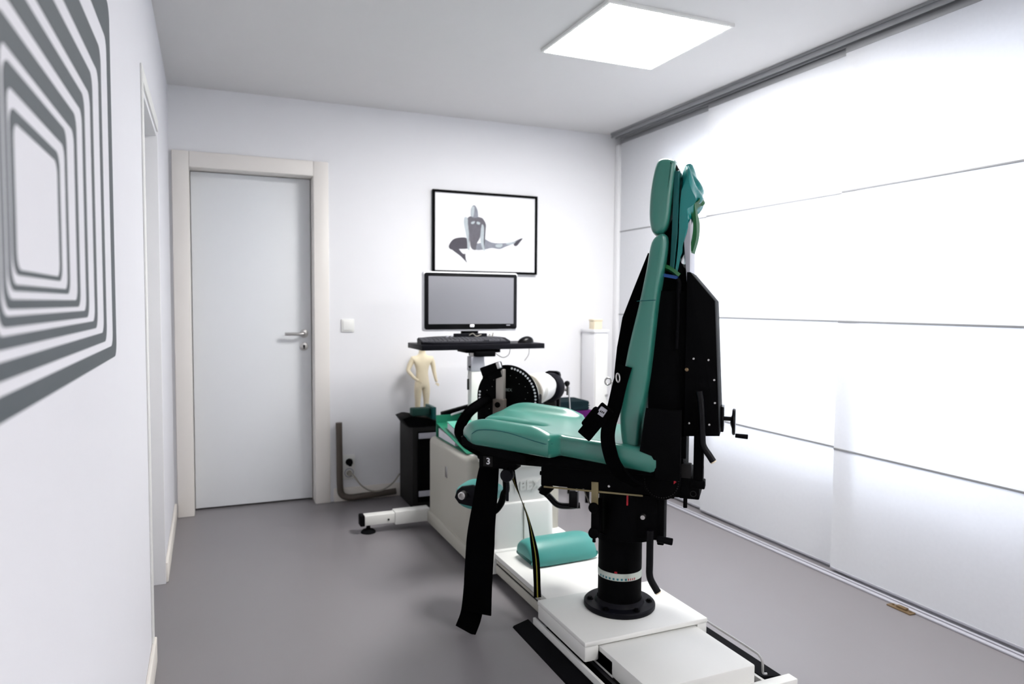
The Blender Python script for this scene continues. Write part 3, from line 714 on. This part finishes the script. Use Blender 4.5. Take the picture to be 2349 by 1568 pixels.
b = new(); prism(b, [(-.137, 1.362), (-.204, 1.350), (-.204, 1.338), (-.139, 1.350)], 'y', -.10, .115, .001); part('blue_strip', b, 'blue')
b = new(); tube(b, [(-.207, .117, 1.30), (-.208, .118, 1.20), (-.205, .118, 1.10)], .006, n=10, smooth=False); tube(b, [(-.204, .117, 1.34), (-.210, .118, 1.32), (-.207, .118, 1.29)], .008, n=10); part('cable_sheath', b, 'rubber', cm)
b = new(); box(b, -.303, -.270, .09, .13, .64, .82, .004); box(b, -.31, -.262, .085, .135, .622, .65, .004); box(b, -.245, -.225, .10, .125, .72, .80, .003); part('lift_rail', b, 'black', hs)
b = new(); box(b, -.262, -.228, .08, .127, .63, .70, .003); part('grey_block', b, 'dgrey', hs)
b = new(); tube(b, [(-.286, .145, .96), (-.293, .145, .91), (-.299, .145, .80), (-.304, .145, .772), (-.322, .145, .745), (-.336, .145, .724)], .0115, n=14); gh = part('grab_handle', b, 'blackg', hs)
b = new(); d_ = Vector((-.014, 0, -.021)).normalized(); cyl(b, Vector((-.336, .145, .724)), Vector((-.336, .145, .724))+d_*.004, .0108, n=16); part('handle_cap', b, 'wood', gh)
b = new(); cyl(b, (-.352, -.03, .845), (-.392, -.03, .845), .008, n=14); box(b, -.362, -.35, -.07, .0, .80, .89, .003); cw = part('crank_shaft', b, 'blackg', hs)
b = new(); lathe(b, (-.402, -.03, .835), (1, 0, 0), [(0, 0), (0, .030), (.001, .046), (.008, .048), (.012, .044), (.012, .028), (.018, .012), (.018, 0)], 32); part('crank_wheel', b, 'blackg', cw)
b = new(); cyl(b, (-.402, .005, .792), (-.445, .005, .790), .0075, .0085, n=14, bev=.002); part('crank_grip', b, 'rubber', cw)

# harness
hp_ = [(-.102, 1.43), (-.056, 1.31), (-.016, 1.205), (.001, 1.10), (.009, 1.01), (.010, .95), (-.002, .90), (-.02, .89), (-.030, .96), (-.050, 1.09), (-.084, 1.24), (-.108, 1.37)]
for y0, y1 in ((.045, .12), (-.12, -.045)):
    b = new(); prism(b, hp_, 'y', y0, y1, .003); part('shoulder_strap', b, 'web')
b = new(); ribbon(b, [(-.040, .185, 1.04), (-.024, .195, .975), (-.010, .21, .90), (.004, .222, .845), (.008, .23, .80), (.0, .236, .755), (-.018, .235, .705), (-.05, .225, .665), (-.095, .20, .632)], .048, .010, (1, 0, .25), k=7)
lap = part('lap_belt', b, 'web')
b = new(); m_ = Matrix.Translation((.045, .235, .855)) @ Matrix.Rotation(math.radians(52), 4, 'Y')
box(b, -.060, .075, -.010, .008, -.026, .026, .004, Mx=m_); box(b, -.035, .045, -.014, .013, .010, .036, .008, Mx=m_); bu = part('belt_end', b, 'web', lap)
b = new(); box(b, -.052, -.022, .008, .0095, -.012, .014, .003, Mx=m_ @ Matrix.Rotation(math.radians(5), 4, 'Y')); tg_ = part('care_label', b, 'greyp', bu)
b = new(); m2 = m_ @ Matrix.Rotation(math.radians(5), 4, 'Y')
for k in range(3): box(b, -.041+.0012*k, -.034+.001*k, .0094, .0099, -.007+.0055*k, -.0035+.0055*k, Mx=m2)
part('label_print', b, 'dgrey', tg_)
b = new()
def oval(bm, c, rx, rz, r, ang):
    P = []
    for i in range(16):
        a = 2*PI*i/16; x, z = rx*math.cos(a), rz*math.sin(a); P.append((c[0]+x*math.cos(ang)-z*math.sin(ang), c[1], c[2]+x*math.sin(ang)+z*math.cos(ang)))
    P.append(P[0]); tube(bm, P, r, n=8, smooth=False)
oval(b, (-.020, .205, 1.000), .006, .015, .003, -.1); oval(b, (.018, .19, .985), .010, .012, .003, .2); box(b, -.015, .006, .189, .193, .955, .985, .002)
part('belt_buckle', b, 'steel', lap)

# ------------------------------------------------------------------ sheets hung behind the headrest
def chobj(name, bm, m, parent=None, smooth=45):
    bm.transform(WM[ch]); return obj(name, bm, m, parent, smooth)
b = new(); NV, NU = 26, 34; rows = []
cl_ = [(-.190, 1.36), (-.198, 1.45), (-.202, 1.55), (-.206, 1.64), (-.212, 1.70), (-.226, 1.742), (-.238, 1.715), (-.258, 1.672), (-.272, 1.636), (-.262, 1.612), (-.246, 1.60), (-.242, 1.56), (-.230, 1.50), (-.214, 1.45), (-.206, 1.40), (-.196, 1.355)]
C2 = cr([(x, 0, z) for x, z in cl_], 3, True)
for j in range(NV+1):
    v = -1+2*j/NV; y = .105*v; row = []
    for i, p in enumerate(C2):
        w = .006*math.sin(6*v+p.z*25)+.004*math.sin(13*v+i*.7); k = .75+.25*(1-abs(v)**4)
        cx_ = -.212; row.append(b.verts.new((cx_+(p.x-cx_)*k+w*(1 if p.x < -.21 else .2), y, p.z-.05*abs(v)**3*max(0, (p.z-1.5)/.24)+.006*math.sin(9*v+1))))
    rows.append(row)
for A_, B_ in zip(rows[:-1], rows[1:]):
    n = len(A_)
    for i in range(n): j = (i+1) % n; b.faces.new((A_[i], A_[j], B_[j], B_[i]))
b.faces.new(rows[0]); b.faces.new(list(reversed(rows[-1])))
tag(chobj('folded_sheet', b, 'sheet'), 'shiny teal folded vinyl sheet draped behind the chair headrest', 'vinyl sheet')
b = new(); prism(b, [(-.186, 1.706), (-.2035, 1.706), (-.200, 1.50), (-.190, 1.365), (-.176, 1.365), (-.182, 1.50)], 'y', -.085, .119, .003)
tag(chobj('flat_pad', b, 'sheetd'), 'dark teal flat pad slotted between headrest and vinyl sheet', 'pad')
b = new(); ribbon(b, [(-.262, .03, 1.625), (-.270, .04, 1.61), (-.252, .045, 1.592), (-.250, .05, 1.57), (-.258, .05, 1.53), (-.255, .05, 1.48), (-.243, .05, 1.432)], .05, .003, (.35, 1, 0), k=6)
ribbon(b, [(-.245, .06, 1.60), (-.252, .065, 1.55), (-.255, .065, 1.49), (-.243, .06, 1.437)], .012, .008, (1, 0, 0), k=6)
tag(chobj('exercise_band', b, 'band'), 'dark green rubber band dangling behind the teal sheet', 'exercise band')
b = new(); ribbon(b, [(-.150, .10, 1.372), (-.165, .11, 1.378), (-.185, .112, 1.368), (-.205, .105, 1.352)], .03, .012, (0, 1, .3), k=5)
tag(chobj('green_strap', b, 'band'), 'small dark green strap lump tucked above the blue strip', 'strap')

# ------------------------------------------------------------------ cushion on the beam
b = new()
prof = [(-.085, .001), (-.095, .03), (-.085, .065), (-.045, .092), (.01, .098), (.055, .078), (.085, .045), (.095, .018), (.085, .001), (.0, -.0)]
pillow(b, prof, .165, .028, p=7, n=26)
m_ = Matrix.Translation((1.425, 2.80, .1195)) @ Matrix.Rotation(math.radians(-88), 4, 'Z')
b.transform(m_); tag(obj('bolster_cushion', b, 'teald', smooth=60), 'teal leather bolster cushion lying on the white beam', 'cushion')

# ------------------------------------------------------------------ dark cabinet by the wall with its load
t = thing('computer_case', 'dark grey computer cabinet standing against the far wall', 'computer cabinet', (1.34, 4.27, 0))
b = new(); box(b, 1.12, 1.56, 4.12, 4.43, .012, .505, .006); obj('case_body', b, 'dgrey', t)
b = new(); box(b, 1.15, 1.53, 4.112, 4.122, .05, .48, .002); fr = obj('case_front', b, 'black', t)
for z in (.437, .085):
    b = new(); box(b, 1.155, 1.525, 4.106, 4.113, z, z+.034, .002); obj('grey_bar', b, 'greyp', fr)
for x in (1.15, 1.50):
    for y in (4.16, 4.39):
        b = new(); cyl(b, (x, y, 0), (x, y, .014), .016, n=16); obj('case_foot', b, 'rubber', t)
b = new(); prism(b, [(1.062, .560), (1.10, .507), (1.15, .5055), (1.30, .5055), (1.30, .532), (1.12, .572), (1.10, .572)], 'y', 4.125, 4.32, .004)
tag(obj('black_bag', b, 'black'), 'flat black bag lying on the dark cabinet', 'bag')
b = new(); box(b, 1.122, 1.236, 4.13, 4.20, .571, .617, .008, 3); tag(obj('foam_pad', b, 'padgreen'), 'dark green foam pad on the black bag', 'foam pad')
b = new(); box(b, 1.239, 1.262, 4.10, 4.26, .549, .625, .003); tag(obj('upright_file', b, 'sheetd'), 'narrow dark teal file standing right of the foam pad', 'file')

# anatomy figure
t = thing('anatomy_figure', 'cream plastic standing human anatomy figure under the monitor shelf', 'figurine', (1.250, 4.37, .5055))
def skinned(name, nodes, edges, m, parent, lvl=2):
    me = bpy.data.meshes.new(name); inv = WM[parent].inverted()
    me.from_pydata([inv @ Vector(p) for p, r in nodes], edges, []); me.materials.append(M[m])
    o = bpy.data.objects.new(name, me); COL.objects.link(o); o.parent = parent; WM[o] = WM[parent]
    sk = o.modifiers.new('s', 'SKIN'); sk.use_smooth_shade = True
    if not me.skin_vertices:
        bm = bmesh.new(); bm.from_mesh(me); bm.verts.layers.skin.verify(); bm.to_mesh(me); bm.free()
    for i, (p, r) in enumerate(nodes):
        me.skin_vertices[0].data[i].radius = r if isinstance(r, tuple) else (r, r)
        me.skin_vertices[0].data[i].use_root = (i == 0)
    su = o.modifiers.new('u', 'SUBSURF'); su.levels = lvl; su.render_levels = lvl
    return o
fx, fy, fz = 1.250, 4.37, .5065
def q(x, y, z): return (fx+x, fy+y, fz+z)
N = [(q(0, 0, .262), (.042, .032)), (q(0, 0, .300), (.039, .029)), (q(0, 0, .345), (.048, .031)), (q(0, 0, .383), (.052, .031)), (q(0, 0, .412), (.032, .023)), (q(0, 0, .435), (.018, .018)), (q(0, -.003, .470), (.026, .030)), (q(0, -.003, .500), (.022, .026)),
     (q(-.060, 0, .392), .021), (q(-.080, .002, .350), .017), (q(-.094, -.005, .318), .014), (q(-.062, -.034, .275), .011), (q(-.036, -.050, .254), .010),
     (q(.060, 0, .392), .021), (q(.074, .002, .345), .016), (q(.079, -.002, .305), .013), (q(.088, -.014, .255), .010), (q(.093, -.018, .240), .010),
     (q(-.025, 0, .225), .030), (q(-.027, 0, .170), .026), (q(-.028, 0, .132), .019), (q(-.028, .003, .090), .019), (q(-.028, .004, .025), .011), (q(-.029, -.02, .010), .009),
     (q(.025, 0, .225), .030), (q(.027, 0, .170), .026), (q(.028, 0, .132), .019), (q(.028, .003, .090), .019), (q(.028, .004, .025), .011), (q(.029, -.02, .010), .009)]
Ed = [(0, 1), (1, 2), (2, 3), (3, 4), (4, 5), (5, 6), (6, 7), (3, 8), (8, 9), (9, 10), (10, 11), (11, 12), (3, 13), (13, 14), (14, 15), (15, 16), (16, 17), (0, 18), (18, 19), (19, 20), (20, 21), (21, 22), (22, 23), (0, 24), (24, 25), (25, 26), (26, 27), (27, 28), (28, 29)]
skinned('figure_body', N, Ed, 'skin', t)
def fingers(side, base, dirv, name):
    nn = []; ee = []
    bx, by, bz = base
    nn.append((q(bx, by, bz), .006))
    for k in range(4):
        o_ = (k-1.5)*.0042; L = (.020, .024, .022, .017)[k]; i0 = len(nn)
        nn.append((q(bx+o_*.8, by+o_*.5, bz-.004), .0026)); nn.append((q(bx+o_+dirv[0]*L*.5, by+dirv[1]*L*.5, bz+dirv[2]*L*.5), .0024)); nn.append((q(bx+o_+dirv[0]*L, by+dirv[1]*L-.003, bz+dirv[2]*L), .0019))
        ee += [(0, i0), (i0, i0+1), (i0+1, i0+2)]
    i0 = len(nn); nn.append((q(bx-side*.009, by-.006, bz-.002), .0028)); nn.append((q(bx-side*.013, by-.010, bz-.010), .0022)); ee += [(0, i0), (i0, i0+1)]
    skinned(name, nn, ee, 'skin', t, 1)
fingers(-1, (-.032, -.052, .252), (.65, -.2, -.65), 'figure_hand'); fingers(1, (.094, -.019, .237), (.35, -.2, -.9), 'figure_hand')
b = new()
for sx in (-.0095, .0095): cyl(b, q(sx, -.030, .481), q(sx, -.0335, .481), .003, n=10)
box(b, fx-.008, fx+.008, fy-.031, fy-.028, fz+.457, fz+.4595, .0005); obj('figure_face', b, 'cable', t)
b = new(); prism(b, [(fx-.004, fz+.464), (fx+.004, fz+.464), (fx, fz+.482)], 'y', fy-.040, fy-.026); obj('figure_nose', b, 'skin', t)

# folders and case on top of the machine cabinet
t = thing('ring_binder', 'open green ring binder with white pages on the machine cabinet', 'binder', (1.28, 3.47, .519))
def slab(b, x0, x1, y0, y1, za, zb, th):   # za at y0 (near), zb at y1 (far)
    vs = [(x0, y0, za), (x1, y0, za), (x1, y1, zb), (x0, y1, zb)]; A_ = [b.verts.new(v) for v in vs]; B_ = [b.verts.new((v[0], v[1], v[2]+th)) for v in vs]
    b.faces.new(list(reversed(A_))); b.faces.new(B_)
    for i in range(4): j = (i+1) % 4; b.faces.new((A_[i], A_[j], B_[j], B_[i]))
b = new(); slab(b, 1.145, 1.44, 3.22, 3.72, .521, .592, .004); box(b, 1.145, 1.44, 3.722, 3.728, .5195, .638, .001); slab(b, 1.145, 1.44, 3.24, 3.72, .5195, .5195, .003); obj('binder_cover', b, 'folder', t)
b = new(); A_ = [b.verts.new(v) for v in ((1.152, 3.42, .5235), (1.43, 3.42, .5235), (1.43, 3.70, .5235), (1.152, 3.70, .5235))]; B_ = [b.verts.new(v) for v in ((1.152, 3.42, .548), (1.43, 3.42, .548), (1.43, 3.70, .570), (1.152, 3.70, .570))]
b.faces.new(list(reversed(A_))); b.faces.new(B_)
for i in range(4): j = (i+1) % 4; b.faces.new((A_[i], A_[j], B_[j], B_[i]))
slab(b, 1.17, 1.43, 3.27, 3.60, .534, .581, .035); obj('binder_pages', b, 'paper', t)
b = new(); slab(b, 1.168, 1.432, 3.265, 3.605, .5695, .6165, .004); obj('page_cover', b, 'folderl', t)
t = thing('instrument_case', 'black case with white handle leaning behind the green binder', 'case', (1.29, 3.755, .519))
b = new(); prism(b, [(1.185, .520), (1.185, .648), (1.38, .690), (1.38, .520)], 'y', 3.738, 3.775, .003); obj('case_shell', b, 'black', t)
b = new(); tube(b, [(1.228, 3.737, .618), (1.232, 3.726, .634), (1.27, 3.722, .646), (1.318, 3.726, .657), (1.322, 3.737, .642)], .0055, n=10); obj('case_handle', b, 'white', t)
b = new(); 
for k in range(4): cyl(b, (1.285+.018*k, 3.739, .566+.01*k), (1.285+.018*k, 3.736, .566+.01*k), .005, n=8)
obj('case_mark', b, 'greyp', t)

# ------------------------------------------------------------------ monitor stand
t = thing('monitor_stand', 'white post with black shelf rising from the machine cabinet', 'stand', (1.335, 3.62, .519))
b = new(); box(b, 1.300, 1.372, 3.59, 3.65, .519, .90, .006); box(b, 1.308, 1.364, 3.597, 3.643, .90, 1.0, .003); ps = obj('stand_post', b, 'machine', t)
b = new(); box(b, 1.28, 1.392, 3.57, 3.67, .5185, .53, .004); obj('post_base', b, 'machine', t)
b = new(); box(b, 1.298, 1.374, 3.587, 3.653, .885, .965, .004); obj('post_collar', b, 'greyp', ps)
b = new(); box(b, 1.315, 1.43, 3.56, 3.68, .965, .993, .006); box(b, 1.27, 1.47, 3.59, 3.74, .985, 1.005, .004); obj('shelf_bracket', b, 'black', t)
b = new(); box(b, 1.022, 1.730, 3.575, 3.86, 1.003, 1.032, .003); obj('shelf', b, 'blackm', t)
b = new(); tube(b, [(1.375+.0045*math.cos(k*1.2), 3.60+.0045*math.sin(k*1.2), .93-.0013*k) for k in range(90)], .0012, n=5, k=2); obj('coiled_cord', b, 'rubber', ps)
t = thing('key_fob', 'dark key fob hanging on a cord from the white stand post', 'key fob', (1.290, 3.585, .80))
b = new(); tube(b, [(1.296, 3.585, .925), (1.285, 3.583, .89), (1.279, 3.583, .86), (1.280, 3.583, .845)], .0012, n=6); cyl(b, (1.288, 3.586, .912), (1.288, 3.578, .912), .006, n=12); obj('hanging_cord', b, 'rubber', t)
b = new(); box(b, 1.274, 1.286, 3.578, 3.588, .788, .848, .004); obj('fob', b, 'dgrey', t)
for lab, P in (('thin white cable looping below the middle of the black shelf', [(1.47, 3.70, .985), (1.49, 3.70, .968), (1.53, 3.70, .948), (1.565, 3.70, .965), (1.575, 3.70, 1.008)]), ('thin white cable end hanging below the shelf under the mouse', [(1.700, 3.72, 1.010), (1.70, 3.72, .98), (1.695, 3.72, .955), (1.672, 3.72, .925)])):
    b = new(); tube(b, P, .002, n=8); tag(obj('thin_cable', b, 'cable'), lab, 'cable')

# monitor
t = thing('computer_monitor', 'black widescreen monitor with grey blank screen on the shelf', 'monitor', (1.36, 3.76, 1.032))
x0, x1, z0, z1 = 1.078, 1.632, 1.097, 1.424; y0 = 3.74
b = new(); prism(b, [p for p in rrect(x0, x1, z0, z1, .012, 4)], 'y', y0, y0+.04, .004); obj('monitor_body', b, 'white', t)
b = new(); P = rrect(x0+.004, x1-.004, z0+.010, z1-.007, .012, 4); prism(b, P, 'y', y0-.006, y0+.006, .002); bz = obj('bezel', b, 'blackg', t)
b = new(); box(b, x0+.026, x1-.026, y0-.0072, y0-.005, z0+.040, z1-.026); obj('screen', b, 'screen', t)
b = new(); prism(b, rrect(1.343, 1.369, z0+.022, z0+.038, .005, 4), 'y', y0-.0075, y0-.005, .0005); lgm = obj('logo', b, 'white', bz)
text('logo_lettering', 'hp', .015, basis((1.356, y0-.0078, z0+.0305), (1, 0, 0), (0, 0, 1)), 'greyp', lgm, depth=.0002)
b = new(); box(b, 1.563, 1.585, y0-.0075, y0-.005, z0+.030, z0+.034); obj('model_mark', b, 'greyp', bz)
b = new()
for k in range(6): box(b, 1.515+k*.0145, 1.521+k*.0145, y0-.0075, y0-.005, z0+.0095, z0+.0115)
obj('monitor_buttons', b, 'greyp', bz)
b = new(); box(b, 1.26, 1.455, 3.72, 3.84, 1.032, 1.044, .004); box(b, 1.31, 1.41, 3.775, 3.80, 1.044, 1.20, .006); box(b, 1.245, 1.44, 3.715, 3.735, 1.044, 1.085, .004); obj('monitor_foot', b, 'blackm', t)
b = new(); tube(b, [(1.33, 3.71, 1.075), (1.35, 3.705, 1.085), (1.37, 3.705, 1.07), (1.40, 3.705, 1.078)], .0025, n=8)
tube(b, [(1.44, 3.72, 1.05), (1.455, 3.715, 1.08), (1.462, 3.72, 1.05), (1.475, 3.715, 1.088), (1.47, 3.72, 1.045)], .002, n=8); tag(obj('monitor_cable', b, 'cable'), 'tangled grey cable between monitor and keyboard', 'cable')

# keyboard
t = thing('keyboard', 'black curved computer keyboard on the shelf below the monitor', 'keyboard', (1.28, 3.66, 1.033))
b = new(); out = []
for i in range(25):
    u = i/24; x = 1.030+u*.510; bow = .012*math.sin(u*PI)
    out.append((x, 3.592-bow*0.5+.03*(abs(u-.5)*2)**6))
for i in range(25):
    u = 1-i/24; x = 1.030+u*.510
    out.append((x, 3.728+.018*math.sin(u*PI)-.03*(abs(u-.5)*2)**6))
A_ = [b.verts.new((x, y, 1.0325)) for x, y in out]; B_ = [b.verts.new((x, y, 1.041+(y-3.59)*.19)) for x, y in out]
b.faces.new(list(reversed(A_))); b.faces.new(B_); n = len(out)
for i in range(n): j = (i+1) % n; b.faces.new((A_[i], A_[j], B_[j], B_[i]))
obj('keyboard_body', b, 'blackm', t)
b = new()
for r_ in range(5):
    yy = 3.613+r_*.0195; nk = 20 if r_ else 14
    for k in range(nk):
        w_ = .475/nk; x = 1.036+k*w_
        if 14*.02375 < x-1.036 < 14*.02375+.01: continue
        zz = 1.041+(yy-3.59)*.19; box(b, x+.0015, x+w_-.0015, yy, yy+.0165, zz-.001, zz+.006, .001, 1)
ks = obj('keys', b, 'key', t); ks['kind'] = 'stuff'
b = new()
for k in range(5): box(b, 1.20+k*.026, 1.215+k*.026, 3.722, 3.734, 1.065, 1.0735, .002)
obj('media_buttons', b, 'greyp', t)
# mouse
b = new(); rows = []
for i in range(13):
    th = PI*i/12*.5; r_ = math.cos(th); z = math.sin(th)
    rows.append([b.verts.new((1.650+.048*r_*math.cos(a)+.006*z, 3.66+.032*r_*math.sin(a), 1.0325+.036*z*(1+.1*math.cos(a)*r_))) for a in [2*PI*k/28 for k in range(28)]] if i < 12 else [b.verts.new((1.656, 3.66, 1.0685))])
for A_, B_ in zip(rows[:-1], rows[1:]):
    for k in range(28):
        j = (k+1) % 28
        if len(B_) == 1: b.faces.new((A_[k], A_[j], B_[0]))
        else: b.faces.new((A_[k], A_[j], B_[j], B_[k]))
b.faces.new(list(reversed(rows[0]))); tag(obj('computer_mouse', b, 'blackg', smooth=60), 'glossy black computer mouse on the right end of the shelf', 'mouse')

# ------------------------------------------------------------------ right rear corner
t = thing('low_stool', 'black low stool carrying the folded towels behind the machine', 'stool', (2.08, 4.02, 0))
b = new(); box(b, 1.86, 2.22, 3.86, 4.16, .45, .49, .01); obj('stool_seat', b, 'black', t)
for x in (1.89, 2.19):
    for y in (3.89, 4.13):
        b = new(); cyl(b, (x, y, 0), (x, y, .452), .014, n=16); obj('leg', b, 'black', t)
def towel(z0, h, x1, m, lab, nm, folds=3):
    b = new(); P = []
    P = [(1.86, z0+.004), (1.86, z0+h-.006), (1.90, z0+h), (x1-.05, z0+h)]
    for k in range(folds):
        zt = z0+h-h*k/folds; zb_ = z0+h-h*(k+1)/folds; zm = (zt+zb_)/2
        P += [(x1-.008, zt-.002), (x1, zm), (x1-.008, zb_+.002), (x1-.016, zb_)]
    P += [(1.90, z0)]
    prism(b, P, 'y', 3.90, 4.10, .005)
    return tag(obj('folded_towel', b, m), lab, 'towel', 'folded towels on the stool')
towel(.4905, .032, 2.20, 'toweld', 'black folded towel at the bottom, under the purple towel', '', 1)
towel(.523, .062, 2.240, 'towelp', 'purple folded towel between the two dark ones', '', 2)
towel(.586, .060, 2.205, 'toweld', 'dark green folded towel on top of the purple one', '', 2)
t = thing('corner_cabinet', 'narrow white cabinet in the far right corner', 'cabinet', (2.507, 4.37, 0))
b = new(); box(b, 2.455, 2.56, 4.29, 4.47, 0, 1.055, .004); box(b, 2.448, 2.568, 4.28, 4.475, 1.055, 1.078, .003); obj('cabinet_body', b, 'wall', t)
b = new(); box(b, 2.46, 2.555, 4.275, 4.29, .03, 1.045, .003); obj('cabinet_door', b, 'wplast', t)
b = new(); cyl(b, (2.545, 4.275, .62), (2.545, 4.26, .62), .008, .010, n=14); obj('door_knob', b, 'steel', t)
t = thing('wooden_box', 'small pale wooden box on top of the corner cabinet', 'box', (2.49, 4.335, 1.078))
b = new(); box(b, 2.458, 2.522, 4.30, 4.37, 1.0785, 1.135, .003); obj('box_body', b, 'wood', t)
b = new(); box(b, 2.455, 2.525, 4.297, 4.373, 1.135, 1.147, .002); obj('box_lid', b, 'wood', t)

# ------------------------------------------------------------------ camera, world
cam = bpy.data.cameras.new('camera'); co = bpy.data.objects.new('camera', cam); COL.objects.link(co)
YAW, PIT, ROL, F = .4045, .0535, .007, 1632.
fwd = Vector((math.sin(YAW)*math.cos(PIT), math.cos(YAW)*math.cos(PIT), -math.sin(PIT)))
r_ = Vector((math.cos(YAW), -math.sin(YAW), 0)); u_ = r_.cross(fwd)
r2 = r_*math.cos(ROL)+u_*math.sin(ROL); u2 = -r_*math.sin(ROL)+u_*math.cos(ROL)
mw = Matrix((r2, u2, -fwd)).transposed().to_4x4(); mw.translation = (0, 0, 1.25); co.matrix_world = mw
cam.sensor_width = 36.; cam.lens = F/2349*36; cam.clip_start = .02
cam.dof.use_dof = True; cam.dof.focus_distance = 2.15; cam.dof.aperture_fstop = 2.8
bpy.context.scene.camera = co
wd = bpy.data.worlds.new('daylight'); wd.use_nodes = True; bpy.context.scene.world = wd
bg = wd.node_tree.nodes['Background']; bg.inputs['Color'].default_value = (.86, .92, 1., 1); bg.inputs['Strength'].default_value = 6.5
sc = bpy.context.scene
sc.view_settings.view_transform = 'Standard'; sc.view_settings.look = 'None'; sc.view_settings.gamma = 1.; sc.view_settings.exposure = .12
sc.view_settings.use_curve_mapping = False
